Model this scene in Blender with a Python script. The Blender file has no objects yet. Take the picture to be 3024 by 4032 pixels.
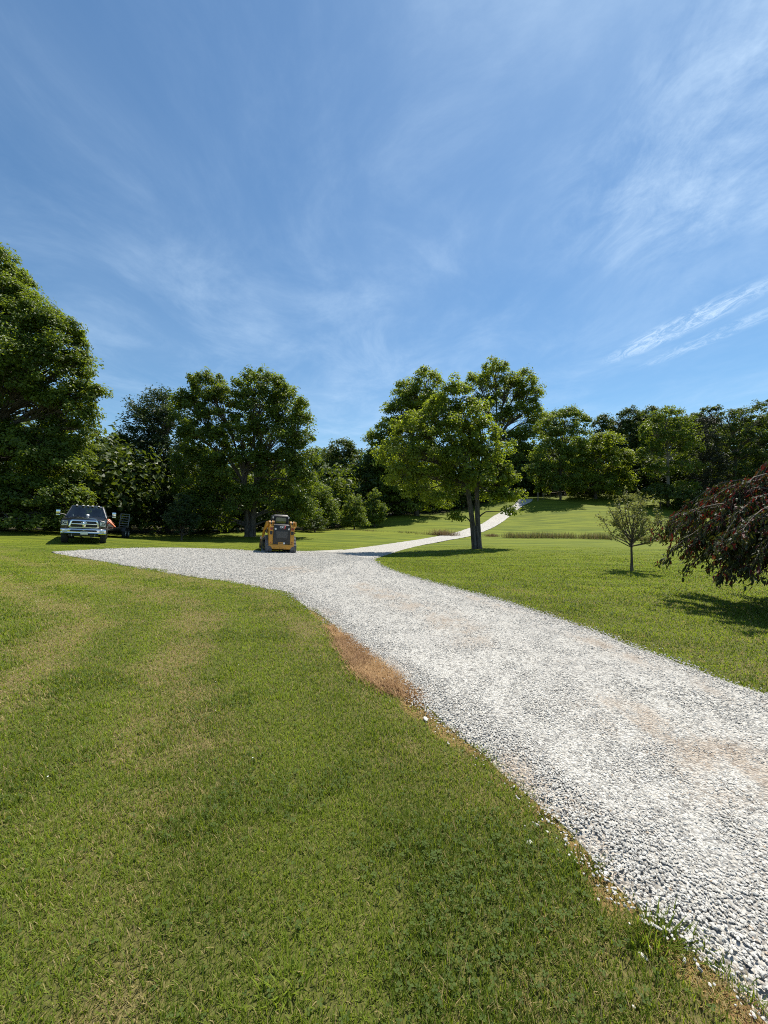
import bpy, bmesh, math, random
import numpy as np
from mathutils import Vector, Matrix, Quaternion
S = bpy.context.scene
C = S.collection
R = math.radians

# ------------------------------------------------------------------ camera, sky, sun, exposure
CAM_H, F, CX, HY = 1.6, 1515.0, 1512.0, 2050.0      # pinhole of the photograph: focal length and horizon in its pixels
cd = bpy.data.cameras.new('camera'); cam = bpy.data.objects.new('camera', cd); C.objects.link(cam)
cam.location = (0, 0, CAM_H); cam.rotation_euler = (R(90), 0, 0)
cd.sensor_fit = 'VERTICAL'; cd.sensor_height = 24; cd.lens = 24 * F / 4032; cd.shift_y = (HY - 2016) / 4032
cd.clip_start = .05; cd.clip_end = 3000
S.camera = cam
SUN_AZ, SUN_EL = 38, 63                              # degrees right of the view direction, above the horizon
sd = bpy.data.lights.new('sun', 'SUN'); so = bpy.data.objects.new('sun', sd); C.objects.link(so)
sd.energy = 4.8; sd.angle = R(.53); sd.color = (1, .94, .83)
sv = Vector((math.sin(R(SUN_AZ)) * math.cos(R(SUN_EL)), math.cos(R(SUN_AZ)) * math.cos(R(SUN_EL)), math.sin(R(SUN_EL))))
so.rotation_euler = sv.to_track_quat('Z', 'Y').to_euler(); so.location = (30, 30, 60)
S.view_settings.view_transform = 'Standard'; S.view_settings.look = 'None'
S.view_settings.exposure = 0.75; S.view_settings.gamma = 1
S.cycles.max_bounces = 7; S.cycles.transparent_max_bounces = 8; S.cycles.diffuse_bounces = 3
S.cycles.glossy_bounces = 3; S.cycles.transmission_bounces = 4
S.cycles.filter_width = 1.05; S.cycles.use_denoising = False

W = bpy.data.worlds.new('World'); S.world = W; W.use_nodes = True
def nd(nt, t, **kw):
    n = nt.nodes.new(t)
    for k, v in kw.items():
        if k.startswith('i_'):
            k = k[2:]
            n.inputs[int(k) if k.isdigit() else k].default_value = v
        else: setattr(n, k, v)
    return n
def math_(nt, op, a, b=None, clamp=False):
    n = nt.nodes.new('ShaderNodeMath'); n.operation = op; n.use_clamp = clamp
    for i, x in enumerate((a, b)):
        if x is None: continue
        if isinstance(x, (int, float)): n.inputs[i].default_value = x
        else: nt.links.new(x, n.inputs[i])
    return n.outputs[0]
def mixc(nt, fac, a, b, mode='MIX'):
    n = nt.nodes.new('ShaderNodeMix'); n.data_type = 'RGBA'; n.blend_type = mode
    for i, x in ((0, fac), (6, a), (7, b)):
        if isinstance(x, (int, float)): n.inputs[i].default_value = x
        elif isinstance(x, tuple): n.inputs[i].default_value = (*x, 1) if len(x) == 3 else x
        else: nt.links.new(x, n.inputs[i])
    return n.outputs[2]
def maprange(nt, v, a, b, c=0., d=1., smooth=True):
    n = nt.nodes.new('ShaderNodeMapRange'); n.interpolation_type = 'SMOOTHSTEP' if smooth else 'LINEAR'
    nt.links.new(v, n.inputs[0])
    for i, x in enumerate((a, b, c, d)): n.inputs[i + 1].default_value = x
    return n.outputs[0]

def build_world():
    nt = W.node_tree; L = nt.links
    bg = nt.nodes['Background']; bg.inputs[1].default_value = .072
    sky = nd(nt, 'ShaderNodeTexSky', sky_type='NISHITA', sun_disc=False, sun_elevation=R(SUN_EL), sun_rotation=R(SUN_AZ),
             air_density=1.2, dust_density=.3, ozone_density=2.0, altitude=300)
    tc = nd(nt, 'ShaderNodeTexCoord')
    sp = nd(nt, 'ShaderNodeSeparateXYZ'); L.new(tc.outputs['Generated'], sp.inputs[0])
    z = math_(nt, 'MAXIMUM', sp.outputs[2], .04)
    u = math_(nt, 'DIVIDE', sp.outputs[0], z); v = math_(nt, 'DIVIDE', sp.outputs[1], z)
    def layer(su, sv_, off, rot, detail, rough, lo, hi, dist=.0):
        cb = nd(nt, 'ShaderNodeCombineXYZ'); L.new(u, cb.inputs[0]); L.new(v, cb.inputs[1]); cb.inputs[2].default_value = off
        mp = nd(nt, 'ShaderNodeMapping'); L.new(cb.outputs[0], mp.inputs[0])
        mp.inputs['Rotation'].default_value = (0, 0, R(rot)); mp.inputs['Scale'].default_value = (su, sv_, 1)
        n = nd(nt, 'ShaderNodeTexNoise', i_Scale=1., i_Detail=detail, i_Roughness=rough, i_Distortion=dist)
        L.new(mp.outputs[0], n.inputs['Vector'])
        return maprange(nt, n.outputs['Fac'], lo, hi)
    broad = layer(.62, .50, 3.1, 20, 6, .58, .32, .82, .5)          # soft high veil in wide bands
    streak = layer(2.1, 1.5, 7.7, 30, 9, .66, .34, .86, .45)        # fine streaks along the wind
    fine = layer(6., 3.6, 1.3, 26, 10, .70, .34, .8, .5)
    veil = math_(nt, 'ADD', math_(nt, 'MULTIPLY', broad, .13), math_(nt, 'MULTIPLY', math_(nt, 'ADD', math_(nt, 'MULTIPLY', streak, broad), math_(nt, 'MULTIPLY', streak, .40)), .36))
    # a bright wisp of cirrus low on the right, and a brighter bank further up towards the sun
    def blob(cu, cv, ru, rv, rot):
        a = R(rot); du = math_(nt, 'SUBTRACT', u, cu); dv = math_(nt, 'SUBTRACT', v, cv)
        p = math_(nt, 'ADD', math_(nt, 'MULTIPLY', du, math.cos(a) / ru), math_(nt, 'MULTIPLY', dv, math.sin(a) / ru))
        q = math_(nt, 'ADD', math_(nt, 'MULTIPLY', du, -math.sin(a) / rv), math_(nt, 'MULTIPLY', dv, math.cos(a) / rv))
        r2 = math_(nt, 'ADD', math_(nt, 'MULTIPLY', p, p), math_(nt, 'MULTIPLY', q, q))
        return maprange(nt, r2, 1., 0.)
    wisp_n = layer(15., 6.5, 4.4, 18, 12, .76, .38, .68, 1.8)
    wisp = math_(nt, 'MULTIPLY', math_(nt, 'ADD', blob(1.52, 2.0, .14, .55, 14), math_(nt, 'MULTIPLY', blob(1.80, 2.05, .10, .6, 14), .6), True), wisp_n)
    bank = math_(nt, 'MULTIPLY', blob(.98, .95, .55, .75, 20), math_(nt, 'ADD', math_(nt, 'MULTIPLY', fine, .55), math_(nt, 'MULTIPLY', streak, .5)))
    low = math_(nt, 'MULTIPLY', blob(-.3, 4.6, 1.6, 2.2, 0), math_(nt, 'ADD', .3, math_(nt, 'MULTIPLY', streak, .5)))
    tot = math_(nt, 'ADD', math_(nt, 'ADD', veil, math_(nt, 'MULTIPLY', wisp, .80)), math_(nt, 'ADD', math_(nt, 'MULTIPLY', bank, .78), math_(nt, 'MULTIPLY', low, .32)), True)
    base = mixc(nt, 1., sky.outputs[0], (.70, .94, 1.05), 'MULTIPLY')
    col = mixc(nt, tot, base, (5.8, 7.5, 9.4))
    L.new(col, bg.inputs[0])
build_world()

# ------------------------------------------------------------------ small maths helpers
rng = np.random.default_rng(7)
def P(px, py, z):                                    # world point seen at a photo pixel, at depth z
    return np.array([(px - CX) / F * z, z, CAM_H - (py - HY) / F * z])
def hashn(ix, iy, seed):
    h = (ix.astype(np.int64) * 374761393 + iy.astype(np.int64) * 668265263 + seed * 982451653) & 0x7fffffff
    h = ((h ^ (h >> 13)) * 1274126177) & 0x7fffffff
    return ((h ^ (h >> 16)) & 0xffff) / 65535.0
def vnoise(x, y, seed=0):
    ix = np.floor(x); iy = np.floor(y); fx = x - ix; fy = y - iy
    fx = fx * fx * (3 - 2 * fx); fy = fy * fy * (3 - 2 * fy)
    a = hashn(ix, iy, seed); b = hashn(ix + 1, iy, seed); c = hashn(ix, iy + 1, seed); d = hashn(ix + 1, iy + 1, seed)
    return (a * (1 - fx) + b * fx) * (1 - fy) + (c * (1 - fx) + d * fx) * fy
def fbm(x, y, seed=0, o=4):
    s = 0; a = .5; t = 0
    for i in range(o):
        s = s + a * vnoise(x * 2 ** i + 17.3 * i, y * 2 ** i - 9.1 * i, seed + i); t += a; a *= .5
    return s / t
def sstep(a, b, x):
    t = np.clip((x - a) / (b - a), 0, 1); return t * t * (3 - 2 * t)

# ------------------------------------------------------------------ terrain height from levelled points
ctl = [(0, 0, 0), (-4, 2, 0), (4, 2, 0), (0, 5, -.01), (-5, 6, .03), (5, 7, -.04), (0, 10, -.06), (-3, 15, -.05), (-9, 12, .08),
       (14, 20, -.15), (20, 30, -.25), (34, 42, -.2), (0, -12, 0), (-18, -12, .1), (18, -12, 0), (-60, -40, .5), (60, -40, 0),
       (-22, 12, .25), (-30, 20, .5), (22, 12, -.1), (45, 30, .2)]
def cp(px, py, z): p = P(px, py, z); ctl.append(tuple(p))
cp(1098, 2178, 21.3); cp(325, 2143, 20.5); cp(190, 2173, 17.2); cp(1880, 2160, 25); cp(2487, 2247, 13.0)
cp(2300, 2119, 42); cp(2700, 2124, 42); cp(1400, 2090, 42); cp(1000, 2095, 40); cp(985, 2113, 34); cp(715, 2127, 29.5)
cp(490, 2117, 30); cp(200, 2094, 27); cp(-100, 2090, 28); cp(1590, 2030, 60); cp(1480, 2036, 60); cp(1390, 2086, 46); cp(1250, 2080, 52)
cp(2090, 1968, 74); cp(1985, 2028, 68); cp(1940, 2058, 58); cp(1850, 2100, 46); cp(1700, 2128, 36); cp(1480, 2180, 23.8)
cp(2400, 1950, 80); cp(2600, 1940, 80); cp(2250, 1968, 78); cp(2300, 2050, 58); cp(2600, 2050, 58); cp(3000, 2060, 60); cp(3000, 1960, 85)
cp(1700, 2000, 80); cp(1300, 2020, 80); cp(800, 2030, 70); cp(300, 2050, 60); cp(-300, 2050, 60)
for p in ((0, 120, 9), (60, 120, 12), (120, 110, 12), (-60, 110, 6), (-110, 70, 5), (120, 40, 3), (-110, 10, 2), (110, 0, 1)): ctl.append(p)
ctl = np.array(ctl, float)
def tps(r2): return np.where(r2 > 1e-9, .5 * r2 * np.log(np.maximum(r2, 1e-9)), 0)
def solve_tps():
    n = len(ctl); xy = ctl[:, :2] / 50
    K = tps(((xy[:, None] - xy[None]) ** 2).sum(-1)) + np.eye(n) * 2e-4
    Pm = np.c_[np.ones(n), xy]
    A = np.block([[K, Pm], [Pm.T, np.zeros((3, 3))]])
    return np.linalg.solve(A, np.r_[ctl[:, 2], 0, 0, 0])
TW = solve_tps()
def H(x, y):
    x = np.asarray(x, float); y = np.asarray(y, float); sh = x.shape
    x = x.ravel(); y = y.ravel()
    r = np.hypot(x, y); k = np.minimum(1, 118 / np.maximum(r, 1e-6))
    q = np.stack([x * k, y * k], 1) / 50; c = ctl[:, :2] / 50; out = np.empty(len(x))
    for i in range(0, len(x), 40000):
        a = q[i:i + 40000]
        out[i:i + 40000] = tps(((a[:, None] - c[None]) ** 2).sum(-1)) @ TW[:-3] + TW[-3] + a @ TW[-2:]
    return out.reshape(sh)
def Hs(x, y): return float(H(np.array([x]), np.array([y]))[0])
def ground_at(px, py):                               # where a photo ray meets the terrain
    d = np.geomspace(.8, 130, 900)
    g = (CAM_H - (py - HY) / F * d) - H((px - CX) / F * d, d)
    k = np.argmax(g <= 0) if (g <= 0).any() else len(d) - 1
    if k == 0: return np.array([(px - CX) / F * d[0], d[0]])
    t = g[k - 1] / (g[k - 1] - g[k]); z = d[k - 1] + t * (d[k] - d[k - 1])
    return np.array([(px - CX) / F * z, z])
def normal_at(x, y, e=.6):
    return Vector((-(Hs(x + e, y) - Hs(x - e, y)) / (2 * e), -(Hs(x, y + e) - Hs(x, y - e)) / (2 * e), 1)).normalized()
DS = 3024 / 1659
def G(l): return np.array([ground_at(a * DS, b * DS) for a, b in l])

def resample(p, step):
    p = np.asarray(p); s = np.r_[0, np.cumsum(np.linalg.norm(np.diff(p, axis=0), axis=1))]
    n = max(2, int(s[-1] / step) + 1); t = np.linspace(0, s[-1], n)
    return np.stack([np.interp(t, s, p[:, i]) for i in range(p.shape[1])], 1)
def resample_n(p, n):
    p = np.asarray(p); s = np.r_[0, np.cumsum(np.linalg.norm(np.diff(p, axis=0), axis=1))]
    t = np.linspace(0, s[-1], n)
    return np.stack([np.interp(t, s, p[:, i]) for i in range(p.shape[1])], 1)
def smooth(p, it=2):
    p = np.asarray(p, float)
    for _ in range(it):
        q = np.empty((2 * len(p), p.shape[1])); q[0] = p[0]; q[-1] = p[-1]
        q[1:-1:2] = p[:-1] * .75 + p[1:] * .25; q[2:-1:2] = p[:-1] * .25 + p[1:] * .75
        p = q
    return p
# drive outline: near/left edge and far/right edge, from the ground points the photo shows
Ledge = G([(1590, 2140), (1480, 2050), (1340, 1930), (1230, 1800), (1110, 1690), (1030, 1620), (960, 1570), (910, 1520), (870, 1488), (800, 1428), (755, 1385), (728, 1355), (690, 1328), (640, 1292), (590, 1275),
           (500, 1257), (400, 1243), (300, 1227), (200, 1208), (110, 1194)])
Ledge = np.r_[[[4.2, -6.0], [2.6, -2.5], [1.55, 0.2]], Ledge]
Redge1 = G([(1659, 1507), (1500, 1447), (1380, 1400), (1250, 1352), (1120, 1308), (1000, 1275), (900, 1250), (850, 1234), (820, 1222), (807, 1208)])
Redge1 = np.r_[[[9.5, -6], [7.2, -2.2], [5.4, 1.2]], Redge1]
Redge2 = G([(740, 1187), (700, 1189), (640, 1191), (560, 1191), (500, 1187), (420, 1183.5), (340, 1183), (240, 1186), (160, 1190), (110, 1193.5)])
Bup = G([(740, 1188), (790, 1181), (831, 1176.5), (940, 1159), (1000, 1145), (1013, 1140)]); Blo = G([(806, 1209), (838, 1195.5), (904, 1179), (969, 1166), (1020, 1159)])
def GP(l): return np.array([ground_at(a, b) for a, b in l])
def PXL(l): return GP(smooth(resample(np.array(l, float), 12.), 1))
Bup = np.r_[Bup[:-1], PXL([(1835, 2083), (1870, 2073), (1901, 2061), (1925, 2045), (1944, 2031), (1984, 2011), (2030, 1984)])]; Blo = np.r_[Blo[:-1], PXL([(1800, 2121), (1850, 2111), (1906, 2092), (1944, 2076), (1984, 2051), (2013, 2027), (2036, 2008), (2064, 1988)])]
ud = np.array([.42, .91]); Bup = np.r_[Bup, [Bup[-1] + ud * 1, Bup[-1] + ud * 3]]; Blo = np.r_[Blo, [Bup[-2] + [2.6, -1.2], Bup[-1] + [2.6, -1.2]]]
Ledge = smooth(Ledge, 2); Redge1 = smooth(Redge1, 2); Redge2 = smooth(Redge2, 2); Bup = smooth(Bup, 2); Blo = smooth(Blo, 2)
kL = int(np.argmin(((Ledge - G([(560, 1268)])[0]) ** 2).sum(1)))
def seg_dist(x, y, line):
    best = np.full(len(x), 1e9); par = np.zeros(len(x)); s0 = 0
    for a, b in zip(line[:-1], line[1:]):
        d = b - a; l = np.hypot(*d)
        if l < 1e-6: continue
        t = np.clip(((x - a[0]) * d[0] + (y - a[1]) * d[1]) / l ** 2, 0, 1)
        q = np.hypot(x - a[0] - t * d[0], y - a[1] - t * d[1])
        m = q < best; best[m] = q[m]; par[m] = s0 + t[m] * l; s0 += l
    return best, par
def inside(x, y, poly):
    r = np.zeros(len(x), bool); n = len(poly)
    for i in range(n):
        x0, y0 = poly[i]; x1, y1 = poly[(i + 1) % n]
        if y0 == y1: continue
        c = ((y0 > y) != (y1 > y)) & (x < (x1 - x0) * (y - y0) / (y1 - y0) + x0)
        r ^= c
    return r
POLY_MAIN = np.r_[Ledge, Redge2[::-1], Redge1[::-1]]
POLY_BR = np.r_[Bup, Blo[::-1]]
def in_drive(x, y):
    wx = x + (fbm(x * 3, y * 3, 50, 3) - .5) * .22; wy = y + (fbm(x * 3, y * 3, 60, 3) - .5) * .22
    return inside(wx, wy, POLY_MAIN) | inside(wx, wy, POLY_BR)
STRAW = G([(700, 1345), (755, 1378), (810, 1430), (880, 1486), (915, 1525), (905, 1522), (868, 1503), (800, 1480), (762, 1455), (742, 1415), (720, 1380)])
EDGE_D = resample(Ledge, .3)
EDGE_R = resample(np.r_[Redge1], .3)
def lawn_maps(x, y):
    """dry 0..1 (tan grass), straw 0..1 (dead grass by the drive), lush 0..1 (darker clover)"""
    d, s = seg_dist(x, y, EDGE_D)
    left = inside(x, y, np.r_[Ledge, [[-60, 40], [-60, -30], [4.2, -30]]])
    w = x + 1.2 * (fbm(x * .5, y * .5, 3, 2) - .5)
    band = .5 + .5 * np.sin(2 * np.pi * (d + .5 * (fbm(x * .35, y * .35, 9, 3) - .5)) / 1.55)
    n1 = fbm(x * .45, y * .45, 11, 4); n2 = fbm(x * 1.7, y * 1.7, 21, 3); n3 = fbm(x * 5.5, y * 5.5, 23, 3)
    dry = sstep(.43, .68, n1 * .46 + n2 * .26 + n3 * .18 + band * .17 + np.where(left, -.03, -.15))
    far = sstep(8, 20, np.hypot(x, y))
    dry = dry * np.where(left, 1, .55 * (1 - far))
    lush = sstep(.54, .66, fbm(x * 1.3, y * 1.3, 31, 4)) * (1 - dry)
    straw = inside(x + .12 * (n2 - .5), y + .25 * (n2 - .5), STRAW).astype(float)
    strip = left & (d < .02 + .20 * sstep(.35, .75, fbm(s * 1.1, s * 0 + 3.3, 44, 3))) & (y < 8) & (y > .6)
    straw = np.maximum(straw, strip * .5)
    return dry, straw, lush, left, d, s

# ------------------------------------------------------------------ mesh helpers
def mesh_np(name, v, faces_idx, nside, mat, attrs=None, parent=None, smooth_=False, loc=None):
    """faces_idx: (n, nside) array"""
    me = bpy.data.meshes.new(name); v = np.asarray(v, np.float32); f = np.asarray(faces_idx, np.int32)
    me.vertices.add(len(v)); me.vertices.foreach_set('co', v.ravel())
    me.loops.add(f.size); me.loops.foreach_set('vertex_index', f.ravel())
    me.polygons.add(len(f)); me.polygons.foreach_set('loop_start', np.arange(0, f.size, nside, dtype=np.int32))
    try: me.polygons.foreach_set('loop_total', np.full(len(f), nside, np.int32))
    except Exception: pass
    me.polygons.foreach_set('use_smooth', np.full(len(f), smooth_))
    me.update(calc_edges=True)
    for k, a in (attrs or {}).items():
        at = me.attributes.new(k, 'FLOAT', 'POINT'); at.data.foreach_set('value', np.asarray(a, np.float32))
    me.materials.append(mat)
    o = bpy.data.objects.new(name, me); C.objects.link(o)
    if parent: o.parent = parent
    if loc is not None: o.location = loc
    return o
class MB:
    def __init__(s): s.v = []; s.f = []
    def add(s, v, f):
        n = len(s.v); s.v += [tuple(map(float, p)) for p in v]; s.f += [tuple(i + n for i in q) for q in f]; return s
    def box(s, c, d, rot=None, taper=(1, 1)):
        v = []
        for z in (-1, 1):
            tx, ty = taper if z > 0 else (1, 1)
            for x, y in ((-1, -1), (1, -1), (1, 1), (-1, 1)):
                p = Vector((x * d[0] / 2 * tx, y * d[1] / 2 * ty, z * d[2] / 2))
                if rot is not None: p = rot @ p
                v.append(p + Vector(c))
        return s.add(v, [(3, 2, 1, 0), (4, 5, 6, 7), (0, 1, 5, 4), (1, 2, 6, 5), (2, 3, 7, 6), (3, 0, 4, 7)])
    def prism(s, poly, a, b, axis=0):
        """poly in the two other axes, extruded a..b along axis"""
        n = len(poly); v = []
        for t in (a, b):
            for p in poly:
                q = [p[0], p[1]]; q.insert(axis, t); v.append(q)
        f = [tuple(range(n - 1, -1, -1)), tuple(range(n, 2 * n))] + [(i, (i + 1) % n, n + (i + 1) % n, n + i) for i in range(n)]
        return s.add(v, f)
    def loft(s, rings, cap=True, closed=True):
        n = len(rings[0]); v = [p for r in rings for p in r]; f = []
        for k in range(len(rings) - 1):
            for i in range(n if closed else n - 1):
                j = (i + 1) % n; f.append((k * n + i, k * n + j, (k + 1) * n + j, (k + 1) * n + i))
        if cap: f += [tuple(range(n - 1, -1, -1)), tuple((len(rings) - 1) * n + i for i in range(n))]
        return s.add(v, f)
    def tube(s, pts, rad, n=6):
        pts = [Vector(p) for p in pts]
        if not hasattr(rad, '__len__'): rad = [rad] * len(pts)
        rings = []; ref = None
        for i, p in enumerate(pts):
            d = (pts[min(i + 1, len(pts) - 1)] - pts[max(i - 1, 0)]).normalized()
            if ref is None: ref = d.orthogonal().normalized()
            ref = (ref - d * ref.dot(d)); ref = ref.normalized() if ref.length > 1e-6 else d.orthogonal().normalized()
            b = d.cross(ref)
            rings.append([p + (ref * math.cos(2 * math.pi * k / n) + b * math.sin(2 * math.pi * k / n)) * rad[i] for k in range(n)])
        return s.loft(rings)
    def cyl(s, a, b, r, n=16, r2=None): return s.tube([a, b], [r, r if r2 is None else r2], n)
    def build(s, name, mat, parent=None, bevel=0, seg=2, smooth_=True, ang=35):
        me = bpy.data.meshes.new(name); me.from_pydata(s.v, [], s.f)
        bm = bmesh.new(); bm.from_mesh(me); bmesh.ops.recalc_face_normals(bm, faces=bm.faces)
        if bevel:
            es = [e for e in bm.edges if len(e.link_faces) == 2 and e.calc_face_angle(0) > R(28)]
            bmesh.ops.bevel(bm, geom=es, offset=bevel, segments=seg, affect='EDGES', profile=.5, clamp_overlap=True)
        bm.to_mesh(me); bm.free(); me.update()
        if smooth_:
            me.polygons.foreach_set('use_smooth', [True] * len(me.polygons)); me.set_sharp_from_angle(angle=R(ang))
        me.materials.append(mat)
        o = bpy.data.objects.new(name, me); C.objects.link(o)
        if parent: o.parent = parent
        return o
def tag(o, label=None, cat=None, group=None, kind=None):
    for k, v in (('label', label), ('category', cat), ('group', group), ('kind', kind)):
        if v: o[k] = v
    return o
def empty(name, loc, label, cat, group=None, rz=0, up=None):
    o = bpy.data.objects.new(name, None); C.objects.link(o); o.location = loc; o.empty_display_size = .3
    q = Quaternion((0, 0, 1), rz)
    if up is not None: q = Vector((0, 0, 1)).rotation_difference(up) @ q
    o.rotation_mode = 'QUATERNION'; o.rotation_quaternion = q
    return tag(o, label, cat, group)

# ------------------------------------------------------------------ materials
def new_mat(name):
    m = bpy.data.materials.new(name); m.use_nodes = True
    nt = m.node_tree; b = nt.nodes['Principled BSDF']; return m, nt, b
def noise(nt, scale, detail=4, rough=.55, vec=None, dist=0):
    n = nd(nt, 'ShaderNodeTexNoise', i_Scale=scale, i_Detail=detail, i_Roughness=rough, i_Distortion=dist)
    if vec is not None: nt.links.new(vec, n.inputs['Vector'])
    return n.outputs['Fac']
def objco(nt, scale=None, rot=0):
    t = nd(nt, 'ShaderNodeTexCoord').outputs['Object']
    if scale is None: return t
    m = nd(nt, 'ShaderNodeMapping'); m.inputs['Scale'].default_value = scale; m.inputs['Rotation'].default_value = (0, 0, rot)
    nt.links.new(t, m.inputs[0]); return m.outputs[0]
def bump(nt, b, h, strength=.5, dist=.02):
    n = nd(nt, 'ShaderNodeBump', i_Strength=strength, i_Distance=dist); nt.links.new(h, n.inputs['Height']); nt.links.new(n.outputs[0], b.inputs['Normal']); return n
def attr(nt, name): return nd(nt, 'ShaderNodeAttribute', attribute_name=name).outputs['Fac']
def simple(name, col, rough=.5, metal=0, var=.12, scale=6., spec=.5, coat=0, bmp=0):
    m, nt, b = new_mat(name)
    n = noise(nt, scale, 5, .6, objco(nt))
    lo = tuple(c * (1 - var) for c in col); hi = tuple(min(1, c * (1 + var)) for c in col)
    nt.links.new(mixc(nt, maprange(nt, n, .3, .7), lo, hi), b.inputs['Base Color'])
    nt.links.new(maprange(nt, noise(nt, scale * 2.3, 4, .6, objco(nt)), .25, .75, max(.02, rough - .08), min(1, rough + .1)), b.inputs['Roughness'])
    b.inputs['Metallic'].default_value = metal; b.inputs['Specular IOR Level'].default_value = spec
    b.inputs['Coat Weight'].default_value = coat; b.inputs['Coat Roughness'].default_value = .03
    if bmp: bump(nt, b, noise(nt, scale * 8, 4, .6, objco(nt)), bmp, .01)
    return m
def leaf_mat(name, a, b_, tcol, tfac=.42, rough=.5, third=None):
    m, nt, b = new_mat(name)
    t = attr(nt, 'tint')
    col = mixc(nt, maprange(nt, t, 0, 1, smooth=False), a, b_)
    tc = mixc(nt, maprange(nt, t, 0, 1, smooth=False), tuple(x * .7 for x in tcol), tcol)
    if third:
        f = maprange(nt, t, 1.01, 1.3); col = mixc(nt, f, col, third[0]); tc = mixc(nt, f, tc, third[1])
    nt.links.new(col, b.inputs['Base Color']); b.inputs['Roughness'].default_value = rough; b.inputs['Specular IOR Level'].default_value = .35
    tr = nd(nt, 'ShaderNodeBsdfTranslucent'); nt.links.new(tc, tr.inputs[0])
    mx = nd(nt, 'ShaderNodeMixShader', i_0=tfac); nt.links.new(b.outputs[0], mx.inputs[1]); nt.links.new(tr.outputs[0], mx.inputs[2])
    nt.links.new(mx.outputs[0], nt.nodes['Material Output'].inputs[0]); return m
def bark_mat(name, a, b_):
    m, nt, b = new_mat(name)
    n = noise(nt, 9, 6, .65, objco(nt, (1, 1, .18)), .4)
    nt.links.new(mixc(nt, maprange(nt, n, .35, .65), a, b_), b.inputs['Base Color']); b.inputs['Roughness'].default_value = .9
    bump(nt, b, n, .9, .05); return m

def ground_mat():
    m, nt, b = new_mat('lawn')
    dry, straw, far = attr(nt, 'dry'), attr(nt, 'straw'), attr(nt, 'far'); wood = attr(nt, 'wood'); leftm = attr(nt, 'leftm')
    co = objco(nt)
    n1 = noise(nt, 55, 4, .7, co); n2 = noise(nt, .35, 5, .6, co); n3 = noise(nt, 7, 5, .65, co)
    mow = noise(nt, 1.0, 5, .62, objco(nt, (.16, 1.5, 1), R(19)), .2)       # mower lines
    mow2 = noise(nt, 1.0, 3, .5, objco(nt, (.04, .55, 1), R(19)), .15)
    near = mixc(nt, maprange(nt, n1, .3, .7), (.045, .052, .012), (.115, .115, .03))
    near = mixc(nt, math_(nt, 'MULTIPLY', dry, .8), near, mixc(nt, maprange(nt, n1, .3, .7), (.10, .075, .03), (.20, .16, .07)))
    lawn = mixc(nt, maprange(nt, mow, .40, .60), (.055, .082, .005), (.130, .158, .009))
    lawn = mixc(nt, maprange(nt, mow2, .35, .7, 0, .55), lawn, (.135, .15, .010))
    lawn = mixc(nt, maprange(nt, n2, .4, .7, 0, .45), lawn, (.07, .10, .007))
    lawn = mixc(nt, maprange(nt, n3, .5, .75, 0, .35), lawn, (.15, .15, .02))
    hay = math_(nt, 'MULTIPLY', dry, .55)
    lawn = mixc(nt, hay, lawn, (.15, .13, .04))
    col = mixc(nt, far, near, lawn)
    dead = mixc(nt, maprange(nt, n1, .3, .7), (.20, .105, .042), (.40, .235, .10))
    col = mixc(nt, straw, col, dead)
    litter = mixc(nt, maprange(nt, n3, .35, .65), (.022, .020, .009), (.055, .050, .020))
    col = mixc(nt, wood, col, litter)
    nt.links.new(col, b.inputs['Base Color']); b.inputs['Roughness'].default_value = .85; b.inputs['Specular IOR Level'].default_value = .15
    h = math_(nt, 'ADD', math_(nt, 'MULTIPLY', n1, .5), n3)
    bump(nt, b, h, .55, .05)
    return m
def gravel_mat():
    m, nt, b = new_mat('crushed stone')
    co = objco(nt)
    v1 = nd(nt, 'ShaderNodeTexVoronoi', i_Scale=50., i_Randomness=1.); nt.links.new(co, v1.inputs['Vector'])
    v2 = nd(nt, 'ShaderNodeTexVoronoi', i_Scale=24.); nt.links.new(co, v2.inputs['Vector'])
    hs = nd(nt, 'ShaderNodeSeparateColor'); nt.links.new(v1.outputs['Color'], hs.inputs[0])
    hs2 = nd(nt, 'ShaderNodeSeparateColor'); nt.links.new(v2.outputs['Color'], hs2.inputs[0])
    r = math_(nt, 'ADD', math_(nt, 'MULTIPLY', hs.outputs[0], .6), math_(nt, 'MULTIPLY', hs2.outputs[1], .4))
    cr = nd(nt, 'ShaderNodeValToRGB'); nt.links.new(r, cr.inputs[0])
    e = cr.color_ramp.elements; e[0].position = .12; e[0].color = (.14, .135, .128, 1); e[1].position = .62; e[1].color = (.53, .515, .475, 1)
    q = e.new(.33); q.color = (.365, .35, .315, 1)
    gap = maprange(nt, v1.outputs['Distance'], .45, .85, 0, .55)
    col = mixc(nt, gap, cr.outputs[0], (.25, .235, .21))
    big = noise(nt, .55, 5, .6, co)
    col = mixc(nt, maprange(nt, big, .42, .72, 0, .42), col, (.34, .325, .305))
    dirt = attr(nt, 'dirt')
    brown = mixc(nt, maprange(nt, noise(nt, 30, 4, .7, co), .3, .7), (.20, .14, .095), (.38, .31, .235))
    col = mixc(nt, dirt, col, brown)
    nt.links.new(col, b.inputs['Base Color']); b.inputs['Roughness'].default_value = .8; b.inputs['Specular IOR Level'].default_value = .25
    h = math_(nt, 'ADD', math_(nt, 'MULTIPLY', v1.outputs['Distance'], -1), math_(nt, 'ADD', math_(nt, 'MULTIPLY', hs.outputs[1], .5), math_(nt, 'MULTIPLY', v2.outputs['Distance'], -.7)))
    bump(nt, b, h, .75, .03)
    return m
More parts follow.
